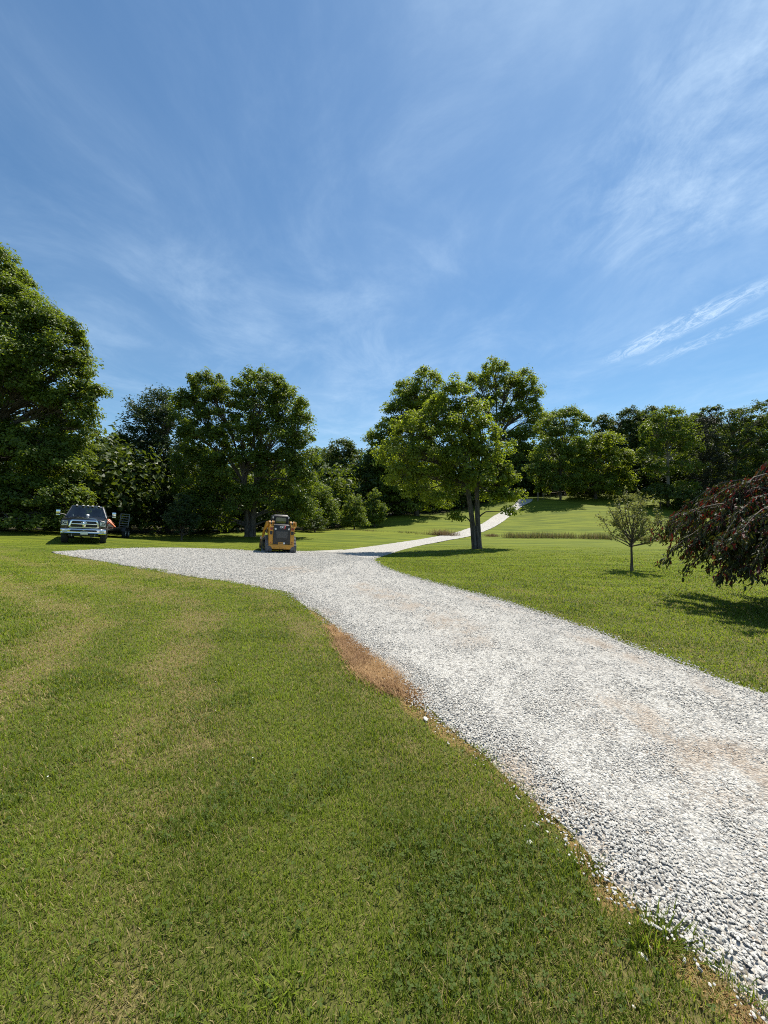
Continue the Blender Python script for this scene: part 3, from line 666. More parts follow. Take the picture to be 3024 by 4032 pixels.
def tree(name, label, base, z, spec, kind, s, clump, lai=3., tr=.25, fork=.35, stems=1, seed=1, cat='tree', group=None, bark=None, flat=.7,
         depth=1., asp=.75, twigs=.6, spiky=0., lean=(0, 0), show_limbs=True):
    """base: photo pixel column, the foot is dropped on the terrain at depth z"""
    s = s * .86; r = np.random.default_rng(seed); bx = (base - CX) / F * z; by = z; bz = Hs(bx, by) - .08
    lob = px_lobes(spec, z, depth)
    root = empty(name, (bx, by, bz), label, cat, group); O = np.array([bx, by, bz])
    p, out, u, idx, cc, cr = crown_points(lob, clump, lai, s, r, flat)
    N = len(p)
    nrm = u * .55 + out * .35 + np.array([0, 0, .55]) + r.normal(0, .45, (N, 3)); nrm /= np.linalg.norm(nrm, axis=1, keepdims=True)
    dirn = out * .6 + u * .5 + np.array([0, 0, -.35]) + r.normal(0, .5, (N, 3))
    if spiky:
        ax = out + r.normal(0, .25, out.shape); ax[:, 2] = np.abs(ax[:, 2]) * .5 + .1; ax /= np.linalg.norm(ax, axis=1, keepdims=True)
        t = r.uniform(-.3, 1, N); p = p + ax * (t * spiky)[:, None]; dirn = ax
    keep = p[:, 2] > H(p[:, 0], p[:, 1]) + .05; p, nrm, dirn, idx = p[keep], nrm[keep], dirn[keep], idx[keep]; N = len(p)
    sz = s * r.uniform(.65, 1.35, N)
    V, Fi = leaves(p - O, nrm, dirn, sz, sz * asp)
    tint = np.clip(.5 + r.normal(0, .25, N) + (r.normal(0, .28, len(cc)))[idx], 0, 1)
    crown = mesh_np('crown', V, Fi, 3, M_LEAF[kind], {'tint': np.repeat(tint, 4)}, root)
    # trunk and limbs
    top = max(l[2] + l[5] * .3 for l in lob) - bz; fk = top * fork
    mb = MB(); lb = MB()
    cxm = np.mean([l[0] for l in lob]) - bx; cym = np.mean([l[1] for l in lob]) - by
    ends = []
    for k in range(stems):
        a = (k - (stems - 1) / 2) * tr * 1.3
        q = [Vector((a, 0, -.1)), Vector((a * 1.05 + lean[0] * .1, 0, .25)), Vector((a * 1.3 + lean[0] * .35, lean[1] * .3, fk * .5)), Vector((a * 2.2 + lean[0] * .7, lean[1] * .7, fk))]
        rr = tr / (1 if stems == 1 else 1.25)
        mb.tube(q, [rr * 1.55, rr * 1.12, rr * .95, rr * .85], 10); ends.append((q[-1], rr * .85))
    for i, L in enumerate(sorted(lob, key=lambda l: l[2])):
        c = Vector((L[0] - bx, L[1] - by, L[2] - bz)); e, rr = min(ends, key=lambda q: (q[0] - c).length + r.uniform(0, .4))
        if c.z < e.z * .8: e = Vector((e.x * .6, e.y * .6, max(.5, c.z * .8)))
        m = e.lerp(c, .45) + Vector((r.normal(0, .12), r.normal(0, .12), .12 * (c - e).length))
        r0 = rr * min(.75, .35 + .04 * L[3] * 2); pts = [e, e.lerp(m, .5) + Vector((0, 0, .05)), m, m.lerp(c, .6), c]
        lb.tube(pts, [r0, r0 * .8, r0 * .6, r0 * .42, r0 * .25], 7)
        near = np.where((((cc - np.array(L[:3])) / np.array(L[3:6])) ** 2).sum(1) < 1.3)[0]
        near = near[r.uniform(size=len(near)) < twigs][:40]
        for j in near:
            g = Vector(cc[j] - O); a_ = m.lerp(c, r.uniform(0, 1)); h_ = a_.lerp(g, .5) + Vector((0, 0, .08 * (g - a_).length))
            lb.tube([a_, h_, g], [r0 * .25, r0 * .16, r0 * .07], 4)
    mb.build('trunk', bark or M_BARK, root)
    if show_limbs: lb.build('limbs', bark or M_BARK, root, smooth_=False)
    return root

tree('maple_tree', 'huge dark green maple filling the left edge behind the pickup', -90, 27,
     [(-190, 1120, 220, 210), (-30, 1110, 105, 170), (60, 1200, 70, 90), (90, 1300, 150, 150), (215, 1350, 105, 115), (275, 1310, 45, 55), (150, 1460, 190, 140), (300, 1440, 55, 60), (310, 1560, 85, 60),
      (385, 1545, 28, 28), (250, 1620, 120, 80), (330, 1690, 50, 40), (60, 1600, 200, 170), (-150, 1500, 260, 260), (-350, 1500, 240, 320), (120, 1790, 200, 140), (240, 1840, 110, 110), (-80, 1830, 240, 200),
      (180, 1970, 140, 110, -1), (20, 1980, 180, 120, -1), (270, 1990, 70, 80), (-200, 2000, 220, 120), (60, 2055, 170, 42, -1.5), (230, 2058, 110, 36, -.5), (-110, 2055, 200, 45, -1.5)],
     'maple', .19, .72, 3.0, .42, .30, seed=101)
tree('maple_tree', 'broad round maple with two domed tops behind the compact loader', 985, 34,
     [(820, 1530, 75, 70), (760, 1620, 85, 90), (860, 1610, 80, 90), (1000, 1525, 85, 70), (1085, 1530, 60, 55), (1020, 1620, 110, 90), (1130, 1610, 75, 80), (1180, 1690, 60, 80), (1080, 1720, 110, 90), (950, 1730, 120, 80),
      (800, 1740, 100, 80), (1180, 1790, 80, 70), (1100, 1840, 110, 90), (960, 1850, 130, 90), (800, 1870, 110, 110), (1180, 1900, 70, 90), (1060, 1960, 110, 80), (1130, 2020, 70, 55), (900, 1980, 100, 80), (790, 2000, 90, 80), (1130, 2060, 75, 32), (1190, 2010, 65, 60), (850, 2062, 100, 32), (745, 2050, 80, 40)],
     'maple', .21, .68, 2.8, .32, .34, stems=2, seed=102)
tree('ash_tree', 'dark feathery spiked tree left of the round maple', 660, 40,
     [(640, 1590, 45, 50), (545, 1615, 45, 30), (600, 1680, 80, 60), (660, 1680, 80, 80), (560, 1760, 80, 70), (650, 1800, 110, 80), (600, 1900, 110, 90), (690, 1920, 110, 110), (620, 2020, 120, 70), (720, 2040, 90, 60)],
     'feather', .30, .6, 4.0, .25, .3, seed=103, spiky=.9, asp=.5)
tree('shade_tree', 'mid green tree between the huge maple and the spiked tree', 430, 46,
     [(450, 1760, 55, 50), (400, 1800, 65, 60), (490, 1810, 60, 70), (430, 1880, 95, 80), (350, 1920, 75, 90), (500, 1930, 80, 80), (420, 2000, 110, 70), (330, 2020, 80, 60), (520, 2030, 80, 50)],
     'maple', .30, .8, 2.6, .25, .3, seed=104)
tree('oak_tree', 'leafy two stemmed oak standing alone in front of the curving track', 1880, 25,
     [(1790, 1560, 65, 50), (1740, 1620, 85, 65), (1840, 1640, 90, 80), (1640, 1690, 100, 65), (1760, 1720, 130, 80), (1900, 1720, 70, 70), (1570, 1790, 100, 60), (1690, 1810, 130, 75), (1830, 1810, 120, 80), (1940, 1800, 70, 65),
      (1930, 1880, 95, 60), (2000, 1920, 60, 50), (1830, 1900, 100, 60), (1700, 1890, 110, 55), (1590, 1870, 80, 55), (1960, 1960, 75, 35), (2040, 1945, 28, 25), (1795, 2035, 24, 12, -1), (2000, 2012, 40, 16, -1), (1740, 1960, 60, 30), (1640, 1945, 50, 30)],
     'main', .175, .52, 2.9, .215, .40, stems=2, seed=105, lean=(-.5, 0))
tree('poplar_tree', 'bright topped tree rising left behind the lone oak', 1640, 61,
     [(1680, 1500, 55, 50), (1600, 1540, 50, 50), (1650, 1580, 90, 70), (1580, 1620, 75, 60), (1690, 1600, 60, 70), (1540, 1700, 70, 60), (1490, 1740, 50, 50), (1620, 1700, 90, 80), (1540, 1810, 100, 80), (1640, 1830, 110, 90), (1560, 1920, 110, 70), (1650, 1950, 100, 60), (1500, 1900, 70, 70), (1560, 1985, 110, 40), (1680, 1990, 90, 40), (1480, 1980, 60, 45)],
     'main', .33, 1.0, 2.6, .42, .4, seed=106)
tree('poplar_tree', 'tallest tree with open airy top rising right behind the lone oak', 1955, 90,
     [(1950, 1465, 62, 45), (2060, 1505, 55, 50), (1885, 1510, 55, 45), (1990, 1540, 80, 60), (2080, 1570, 65, 60), (1905, 1590, 50, 50), (2050, 1640, 85, 60), (2120, 1650, 50, 50), (1970, 1640, 45, 45), (2100, 1720, 80, 60), (2010, 1740, 60, 50), (2060, 1800, 90, 60), (1990, 1850, 90, 60), (2120, 1830, 60, 60), (2010, 1920, 90, 45), (2110, 1910, 60, 50), (2060, 1950, 70, 28), (1960, 1940, 60, 30), (1880, 1930, 60, 40), (2120, 1945, 45, 25)],
     'main', .45, 1.4, 2.5, .5, .42, seed=107)
tree('shade_tree', 'pale green tree at the gate end of the far track', 2207, 76,
     [(2225, 1645, 55, 42), (2285, 1665, 40, 35), (2160, 1690, 55, 50), (2230, 1730, 85, 60), (2170, 1790, 80, 60), (2260, 1800, 60, 60), (2200, 1860, 80, 50), (2130, 1870, 60, 60), (2230, 1900, 60, 35), (2160, 1920, 60, 35)],
     'bright', .40, 1.15, 2.5, .2, .45, seed=108)
tree('shade_tree', 'rounded dark tree casting a wide shadow on the hill lawn', 2345, 78,
     [(2390, 1745, 60, 45), (2330, 1770, 55, 45), (2360, 1830, 100, 65), (2440, 1820, 45, 60), (2290, 1850, 60, 60), (2420, 1900, 65, 60), (2330, 1910, 90, 45), (2380, 1935, 80, 25), (2300, 1930, 60, 25)],
     'main', .40, 1.15, 2.8, .3, .3, seed=109)
tree('ash_tree', 'slim lighter green tree with a bare grey trunk on the right', 2630, 70,
     [(2620, 1640, 55, 40), (2570, 1700, 50, 55), (2670, 1690, 60, 55), (2630, 1750, 80, 60), (2710, 1760, 40, 55), (2560, 1790, 40, 50), (2690, 1840, 60, 45), (2590, 1860, 50, 35), (2690, 1930, 60, 40), (2600, 1945, 40, 30), (2660, 2000, 80, 35)],
     'maple', .34, .85, 2.2, .26, .5, seed=110, bark=M_BARK_PALE)
tree('cedar_tree', 'dark brownish cedar right of the slim pale trunk', 2775, 72,
     [(2780, 1680, 40, 50), (2760, 1760, 55, 70), (2790, 1850, 65, 80), (2770, 1930, 75, 60), (2800, 1985, 80, 50)],
     'cedar', .30, .7, 3.2, .22, .2, seed=111, spiky=.5, asp=.4)
tree('locust_tree', 'open crowned tree with bare twigs on the right skyline', 2895, 74,
     [(2860, 1640, 45, 22), (2930, 1625, 40, 22), (2790, 1625, 35, 30), (2975, 1660, 50, 26), (2890, 1690, 60, 26), (2950, 1730, 70, 32), (2850, 1750, 50, 40), (3010, 1760, 60, 45), (2920, 1810, 90, 45), (2870, 1880, 90, 60), (2980, 1880, 90, 60)],
     'dark', .34, .8, 2.2, .28, .5, seed=112, twigs=.9)
tree('locust_tree', 'dark flat topped tree at the right edge of the skyline', 3060, 76,
     [(3040, 1600, 60, 28), (3100, 1630, 80, 40), (3030, 1680, 50, 30), (3090, 1740, 100, 70), (3060, 1850, 110, 80)],
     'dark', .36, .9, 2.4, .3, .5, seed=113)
for i, (px, top, hw, z, lab) in enumerate([
    (2375, 1630, 42, 92, 'dark tree top poking above the rounded shadow tree'), (2480, 1605, 72, 90, 'dark tall tree left behind the slim pale trunk'),
    (2560, 1600, 55, 95, 'dark forest tree just left of the slim tree top'), (2740, 1625, 45, 96, 'dark forest tree between slim tree and cedar'),
    (1345, 1725, 75, 70, 'dark olive domed tree in the gap between maple and oak'), (1290, 1765, 60, 74, 'dark green tree close to the right flank of the round maple'),
    (1440, 1790, 70, 60, 'dark tree behind the bright shrubs by the left field'), (1500, 1800, 60, 62, 'dark tree left under the bright topped poplar'),
    (330, 1745, 60, 60, 'shaded tree just right of the huge maple edge')]):
    h = 2050 - top
    tree('forest_tree', lab, px, z, [(px, top + hw * .5, hw * .6, hw * .5), (px - hw * .5, top + hw * 1.1, hw * .6, hw * .6), (px + hw * .5, top + hw * 1.0, hw * .62, hw * .6),
          (px, top + hw * 1.7, hw * .9, hw * .8), (px - hw * .4, top + hw * 2.5, hw * .8, hw * .8), (px + hw * .4, top + hw * 2.5, hw * .8, hw * .8), (px, top + hw * 3.4, hw, hw * .8)],
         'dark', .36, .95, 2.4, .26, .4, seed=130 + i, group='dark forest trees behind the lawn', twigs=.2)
def shrub(px, base_py, top, hw, kind, label, z, seed, s=.2, name='shrub'):
    m = (base_py + top) / 2; hh = (base_py - top) / 2
    tree(name, label, px, z, [(px, top + hh * .45, hw * .45, hh * .42), (px - hw * .35, m, hw * .55, hh * .5), (px + hw * .35, m + hh * .1, hw * .55, hh * .5), (px, m + hh * .5, hw * .9, hh * .45), (px - hw * .4, m + hh * .65, hw * .5, hh * .3), (px + hw * .45, m + hh * .65, hw * .5, hh * .3)],
         kind, s, .45, 2.8, .09, .2, seed=seed, cat='shrub', group='shrubs at the wood edge left of the oak', spiky=.25, twigs=.3)
shrub(1395, 2088, 1945, 52, 'bright', 'yellow green conical shrub, brightest at the wood edge', 46, 201)
shrub(1275, 2085, 1905, 62, 'bright', 'light green bushy shrub right of the compact loader', 44, 202)
shrub(1195, 2088, 1950, 62, 'maple', 'mid green shrub directly behind the compact loader cab', 42, 203)
shrub(1475, 2078, 1930, 48, 'maple', 'dark green shrub right of the brightest conical shrub', 50, 204)
shrub(1340, 2082, 1880, 60, 'main', 'tall leafy sapling behind the brightest conical shrub', 52, 205)
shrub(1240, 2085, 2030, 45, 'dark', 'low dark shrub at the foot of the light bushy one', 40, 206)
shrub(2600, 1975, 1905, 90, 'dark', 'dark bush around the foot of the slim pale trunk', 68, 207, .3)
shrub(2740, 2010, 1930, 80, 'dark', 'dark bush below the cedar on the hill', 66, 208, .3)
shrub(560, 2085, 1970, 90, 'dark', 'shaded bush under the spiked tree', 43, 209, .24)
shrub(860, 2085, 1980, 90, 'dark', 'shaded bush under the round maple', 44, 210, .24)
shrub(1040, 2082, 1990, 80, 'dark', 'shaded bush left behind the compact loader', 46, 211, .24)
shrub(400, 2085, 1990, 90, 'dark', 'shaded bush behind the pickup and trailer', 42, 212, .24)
shrub(700, 2085, 1985, 90, 'dark', 'shaded bush behind the young bush', 45, 213, .24)

def build_forest():
    r = np.random.default_rng(55)
    # the far wood, read as one mass: crowns in rows behind the named trees
    rows = []
    def row(pts, z0, z1, n, wid):
        xs = np.array([p[0] for p in pts]); ts = np.array([p[1] for p in pts])
        for k in range(n):
            px = r.uniform(xs[0], xs[-1]); z = r.uniform(z0, z1); top = np.interp(px, xs, ts) + abs(r.normal(0, 28))
            rows.append((px, top, z, wid * r.uniform(.7, 1.3)))
    row([(-500, 1700), (330, 1790), (600, 1790), (1250, 1790), (1420, 1780), (1700, 1800)], 62, 90, 46, 4.2)
    row([(1500, 1830), (2100, 1760), (2350, 1690), (2480, 1650), (2720, 1660), (3100, 1640), (3700, 1600)], 92, 118, 60, 5.)
    row([(-500, 1900), (1250, 1930), (1600, 1960)], 56, 64, 34, 3.5)
    row([(1650, 1900), (2080, 1850), (2500, 1830), (3200, 1820)], 84, 92, 34, 4.)
    for k in range(130):                                 # bushes and low boughs closing the wood's edge down to the ground
        x = r.uniform(-48, 66); y = edge_wood(x) + r.uniform(1.5, 9); 
        if 22 < x < 32 and y < 84: continue
        hh = r.uniform(4.5, 9.5); rows.append((CX + F * x / y, HY - (Hs(x, y) + hh - CAM_H) / y * F, y, r.uniform(2.2, 3.8)))
    lob = []
    for px, top, z, w in rows:
        c = P(px, top, z); g = Hs(c[0], z); h = c[2] - g; 
        if h < 3: continue
        for q in range(5):
            f = (q + .5) / 5; ww = w * (.5 + .6 * math.sin(math.pi * (.25 + .6 * f)))
            lob.append((c[0] + r.normal(0, w * .3), z + r.normal(0, w * .3), c[2] - h * f * .97 , ww * .8, ww * .8, h * .15))
    p, out, u, idx, cc, cr = crown_points(lob, 1.3, 1.1, .55, r, .7)
    n = len(p); nrm = u * .5 + out * .4 + [0, 0, .5] + r.normal(0, .45, (n, 3)); nrm /= np.linalg.norm(nrm, axis=1, keepdims=True)
    sz = .55 * r.uniform(.6, 1.3, n); V, Fi = leaves(p, nrm, out + r.normal(0, .6, (n, 3)), sz, sz * .75)
    tint = np.clip(.5 + r.normal(0, .2, n) + r.normal(0, .25, len(cc))[idx], 0, 1)
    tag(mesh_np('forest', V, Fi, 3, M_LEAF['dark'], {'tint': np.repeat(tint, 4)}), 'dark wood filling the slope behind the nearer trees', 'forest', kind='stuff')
build_forest()

def sapling(name, label, px, z, height, spread, nbr, nleaf, leaf_s, kind, clear, tr, seed, bark, up=.75):
    r = np.random.default_rng(seed); bx = (px - CX) / F * z; bz = Hs(bx, z) - .02
    root = empty(name, (bx, z, bz), label, 'young tree'); tk = MB(); br = MB()
    hub = clear * height; tk.tube([(0, 0, -.05), (.005, 0, hub * .5), (0, .01, hub), (.02, 0, hub + height * .28)], [tr * 1.5, tr, tr * .85, tr * .4], 8)
    P_, D_, = [], []
    for k in range(nbr):
        a = 2.399 * k + r.uniform(-.3, .3); f = (k + .5) / nbr; z0 = hub * (.85 + .3 * r.uniform()) + f * height * .18
        L = spread * r.uniform(.65, 1.0) * (1.0 - .6 * f); tz = hub + (height - hub) * (.42 + .58 * f ** .8) * r.uniform(.82, 1.05)
        if k % 4 == 1: L *= .4; tz = min(height * 1.04, tz * 1.25)
        p0 = Vector((0, 0, z0)); p2 = Vector((math.cos(a) * L, math.sin(a) * L, tz)); p1 = p0.lerp(p2, .5) + Vector((math.cos(a) * L * .12, math.sin(a) * L * .12, -.08 * height * (1 - f)))
        pts = [p0, p0.lerp(p1, .5), p1, p1.lerp(p2, .5), p2]; br.tube(pts, [tr * .5, tr * .42, tr * .32, tr * .22, tr * .1], 5)
        for j in range(5):
            t = r.uniform(.35, 1); i = min(3, int(t * 4)); q0 = pts[i].lerp(pts[i + 1], t * 4 - i)
            d = Vector((r.normal(), r.normal(), r.uniform(.1, 1.2))).normalized(); l = height * r.uniform(.06, .16); q1 = q0 + d * l
            br.tube([q0, q1], [tr * .14, tr * .05], 4); pts2 = (q0, q1)
            for _ in range(max(1, nleaf // (nbr * 7))): P_.append(q0.lerp(q1, r.uniform(.1, 1.05))); D_.append(d)
        for _ in range(max(1, nleaf // (nbr * 4))):
            t = r.uniform(.35, 1.02); i = min(3, int(t * 4)); P_.append(pts[i].lerp(pts[i + 1], t * 4 - i)); D_.append((p2 - p0).normalized())
    p = np.array(P_) + r.normal(0, leaf_s * .55, (len(P_), 3)); d = np.array(D_) + r.normal(0, .6, (len(P_), 3)); nn = r.normal(0, .6, p.shape) + [0, 0, .6]; nn /= np.linalg.norm(nn, axis=1, keepdims=True)
    sz = leaf_s * r.uniform(.7, 1.3, len(p)); V, Fi = leaves(p, nn, d, sz, sz * .55)
    mesh_np('crown', V, Fi, 3, M_LEAF[kind], {'tint': np.repeat(r.uniform(0, 1, len(p)), 4)}, root)
    tk.build('trunk', bark, root); br.build('branches', bark, root, smooth_=False); return root
M_TWIG = bark_mat('twig bark', (.06, .045, .035), (.16, .12, .09))
sapling('young_tree', 'small open crowned young tree alone on the right lawn', 2487, 12.95, 2.55, 1.5, 26, 3800, .075, 'young', .30, .038, 5, M_TWIG)
sapling('young_tree', 'little dark upright bush in the shade left of the loader', 715, 29.6, 3.4, 1.6, 30, 6000, .17, 'feather', .10, .06, 6, M_TWIG)

def red_tree():
    r = np.random.default_rng(17); z0 = 6.9; bx = (3235 - CX) / F * z0; bz = Hs(bx, z0) - .02
    root = empty('weeping_tree', (bx, z0, bz), 'weeping tree with drooping dark red and green leaves at the right edge', 'tree')
    tk = MB(); br = MB(); head = Vector((0, 0, 1.75))
    tk.tube([(0, 0, -.05), (.02, 0, .5), (-.03, .02, 1.2), (0, 0, 1.75), (.02, 0, 2.1)], [.14, .10, .09, .085, .04], 9)
    lp, ld, lt = [], [], []
    for k in range(165):
        a = 2.399 * k + r.uniform(-.25, .25); f = r.uniform(); L = r.uniform(1.35, 2.55) * (.75 + .25 * math.sqrt(f)); rise = r.uniform(.15, .85) * (1.15 - .5 * L / 2.5); end = -r.uniform(.15, .95)
        if f < .25: L *= .6; rise += .2
        if k >= 120: L = r.uniform(1.1, 2.1); rise = r.uniform(.0, .3); end = -r.uniform(.8, 1.15)
        p0 = head + Vector((0, 0, r.uniform(-.5, .3))); ca, sa = math.cos(a), math.sin(a); pts = []
        for t in np.linspace(0, 1, 9):
            zz = rise * math.sin(min(1, t / .62) * math.pi / 2) + (end - rise) * max(0, (t - .5) / .5) ** 1.8 * .75
            wob = .06 * math.sin(5 * t + k); pts.append(p0 + Vector((ca * L * t - sa * wob, sa * L * t + ca * wob, zz)))
        br.tube(pts, [.026 * (1 - .85 * t) for t in np.linspace(0, 1, 9)], 5)
        for j in range(22):                             # hanging twigs carry rows of drooping leaves
            t = r.uniform(.28, 1.); i = min(7, int(t * 8)); q = pts[i].lerp(pts[i + 1], t * 8 - i)
            out = Vector((ca, sa, 0)); side = Vector((-sa, ca, 0)) * r.normal(0, .35)
            l = r.uniform(.15, .50) * (1 if q.z > 1.1 else .75); q2 = q + (out * r.uniform(.1, .5) + side).normalized() * l * .55 + Vector((0, 0, -l * .75)); qm = q.lerp(q2, .45) + Vector((0, 0, .07 * l)) + out * .05
            if q2.z < .50: continue
            br.tube([q, qm, q2], [.006, .005, .002], 4)
            n = int(12 + l * 36)
            for m_ in range(n):
                s = r.uniform(.05, 1.05); c = (q.lerp(qm, s * 2) if s < .5 else qm.lerp(q2, s * 2 - 1))
                lp.append(c + Vector(r.normal(0, .04, 3))); ld.append(Vector((ca * .35 + r.normal(0, .35), sa * .35 + r.normal(0, .35), -1 + r.normal(0, .3))))
                tip = s > .5 and r.uniform() < .35
                red = r.uniform() < (.05 + .46 * max(0, min(1, (q.z - 1.6) / .7)) + (.22 if t > .85 else 0)) 
                lt.append(r.uniform(1.1, 1.5) if red else r.uniform(0, 1))
    p = np.array(lp); d = np.array(ld); n = len(p); d /= np.linalg.norm(d, axis=1, keepdims=True)
    nn = r.normal(0, 1, (n, 3)); nn[:, 2] += .3; nn -= d * (nn * d).sum(1, keepdims=True); nn /= np.linalg.norm(nn, axis=1, keepdims=True)
    s = np.cross(nn, d); ln = r.uniform(.06, .125, n)[:, None]; wd = ln * r.uniform(.25, .36, n)[:, None]; V = []
    for t, w, c in ((0, 0, 0), (.3, 1, .0), (.3, -1, .0), (.68, .8, -.10), (.68, -.8, -.10), (1, 0, -.26)):   # lance-shaped leaf curling at its tip
        V.append(p + d * ln * t + s * wd * w * .5 + nn * ln * c + nn * wd * .18 * abs(w))
    V = np.stack(V, 1).reshape(-1, 3); k = (np.arange(n) * 6)[:, None]
    Fi = np.stack([k + q for q in ([0, 1, 2], [1, 3, 2], [2, 3, 4], [3, 5, 4])], 1).reshape(-1, 3)
    mesh_np('foliage', V, Fi, 3, M_LEAF['red'], {'tint': np.repeat(np.array(lt), 6)}, root)
    tk.build('trunk', M_BARK, root); br.build('branches', M_TWIGP, root, smooth_=True)
M_TWIGP = bark_mat('grey twig', (.06, .05, .04), (.20, .165, .13))
red_tree()

# ------------------------------------------------------------------ gate, fence, wires
M_STEEL = simple('galvanised steel', (.30, .31, .32), .45, .8); M_POST = simple('weathered post', (.16, .13, .10), .9, bmp=.4); M_WIRE = simple('wire', (.09, .09, .09), .6, .2)
def gate():
    a = np.array([ground_at(2092, 1985)]).ravel(); x, y = 27.6 + 1.6, 73.; z = Hs(x, y)
    root = empty('farm_gate', (x, y, z), 'open grey pipe gate beside the top of the far track', 'gate', rz=R(68))
    f = MB()
    for k in range(6): f.tube([(0, 0, .25 + .2 * k), (3.2, 0, .25 + .2 * k)], .03, 8)
    for xx in (0, 1.6, 3.2): f.tube([(xx, 0, .22), (xx, 0, 1.28)], .035, 8)
    f.build('gate_frame', M_STEEL, root)
    for xx in (-.25, 3.45): MB().cyl((xx, 0, -.3), (xx, 0, 1.6), .09, 10).build('post', M_POST, root)
gate()
def fence():
    pts = resample(np.array([[30.8, 74.5], [36, 80.5], [44, 84.5], [52, 85], [60, 83]]), 4.0)
    o = pts[0]; oz = Hs(*o); root = empty('wire_fence', (o[0], o[1], oz), 'low wire and board fence along the top of the hill lawn', 'fence')
    for p in pts:
        z = Hs(*p) - oz; MB().cyl((p[0] - o[0], p[1] - o[1], z - .3), (p[0] - o[0], p[1] - o[1], z + 1.25), .07, 8).build('post', M_POST, root)
    ln = [(p[0] - o[0], p[1] - o[1], Hs(*p) - oz) for p in pts]
    for h, r_ in ((1.15, .05), (.75, .02), (.4, .02)): MB().tube([(a, b - .08, c + h) for a, b, c in ln], r_, 5).build('rail' if h > 1 else 'wire', M_POST if h > 1 else M_WIRE, root)
fence()
def wire(p0, p1, sag, r_, label):
    p0, p1 = P(*p0), P(*p1); pts = []
    for t in np.linspace(0, 1, 25): q = p0 * (1 - t) + p1 * t; pts.append((*q[:2], q[2] - sag * 4 * t * (1 - t)))
    o = np.array(pts[0]); ob = MB().tube([np.array(p) - o for p in pts], r_ * .75, 5).build('power_line', M_WIRE); ob.location = o
    tag(ob, label, 'power line', 'overhead lines')
wire((3300, 1738, 80), (2050, 1800, 84), .5, .018, 'topmost thin overhead line across the dark trees on the right')
wire((3300, 1752, 80), (2050, 1812, 84), .5, .028, 'thicker overhead line just under the topmost one on the right')
wire((3300, 1795, 80), (2050, 1845, 84), .8, .014, 'third overhead line down across the right hand trees')
wire((3300, 1800, 80), (2050, 1872, 84), 1.2, .012, 'lowest sagging overhead line above the red weeping tree')
wire((100, 1795, 33), (760, 1880, 37), .3, .014, 'thin overhead line right of the huge left maple')

# ------------------------------------------------------------------ vehicles
M_NAVY = simple('dark navy paint', (.008, .010, .017), .22, 0, .1, 3, .6, .8); M_CHROME = simple('chrome', (.80, .81, .82), .08, 1, .04, 5)
M_BLACK = simple('black plastic', (.018, .018, .019), .5); M_RUBBER = simple('rubber', (.030, .030, .031), .8, bmp=.3); M_RIM = simple('alloy', (.55, .55, .55), .28, .9)
M_YEL = simple('machine yellow', (.50, .235, .018), .42, 0, .12, 4, .5, .2); M_DARKSTEEL = simple('worn dark steel', (.06, .055, .05), .5, .5, .4, 5, bmp=.3)
M_WHITE = simple('white paint', (.75, .75, .73), .4); M_RED = simple('red lens', (.22, .012, .010), .25); M_LENS = simple('clear lens', (.62, .62, .58), .12); M_AMBER = simple('marker lens', (.80, .76, .66), .15)
M_TRACK = simple('dusty track rubber', (.13, .13, .135), .85, 0, .35, 4, bmp=.4); M_ORANGE = simple('orange paint', (.78, .17, .03), .45, 0, .2, 5); M_PALE = simple('pale worn metal', (.50, .42, .33), .5, 0, .3, 6)
M_INT = simple('cabin trim', (.03, .03, .032), .7); M_MESH = simple('screen mesh', (.10, .095, .09), .6, .3, .3, 40, bmp=.6); M_RED2 = simple('red emblem', (.50, .03, .03), .4); M_DARKRED = simple('dark red paint', (.16, .03, .03), .5)
M_BED = simple('deck planks', (.12, .09, .06), .85, 0, .3, 8)
def glass_mat(name, tint, fac):
    m, nt, b = new_mat(name); nt.nodes.remove(b)
    tr = nd(nt, 'ShaderNodeBsdfTransparent', i_0=(*tint, 1)); gl = nd(nt, 'ShaderNodeBsdfGlossy', i_Roughness=.02)
    fr = nd(nt, 'ShaderNodeFresnel', i_IOR=1.5); n = noise(nt, 2, 2, .5, objco(nt)); f = math_(nt, 'ADD', fr.outputs[0], math_(nt, 'MULTIPLY', n, fac), True)
    mx = nd(nt, 'ShaderNodeMixShader'); nt.links.new(f, mx.inputs[0]); nt.links.new(tr.outputs[0], mx.inputs[1]); nt.links.new(gl.outputs[0], mx.inputs[2])
    nt.links.new(mx.outputs[0], nt.nodes['Material Output'].inputs[0]); return m
M_GLASS = glass_mat('tinted glass', (.45, .52, .52), .10)
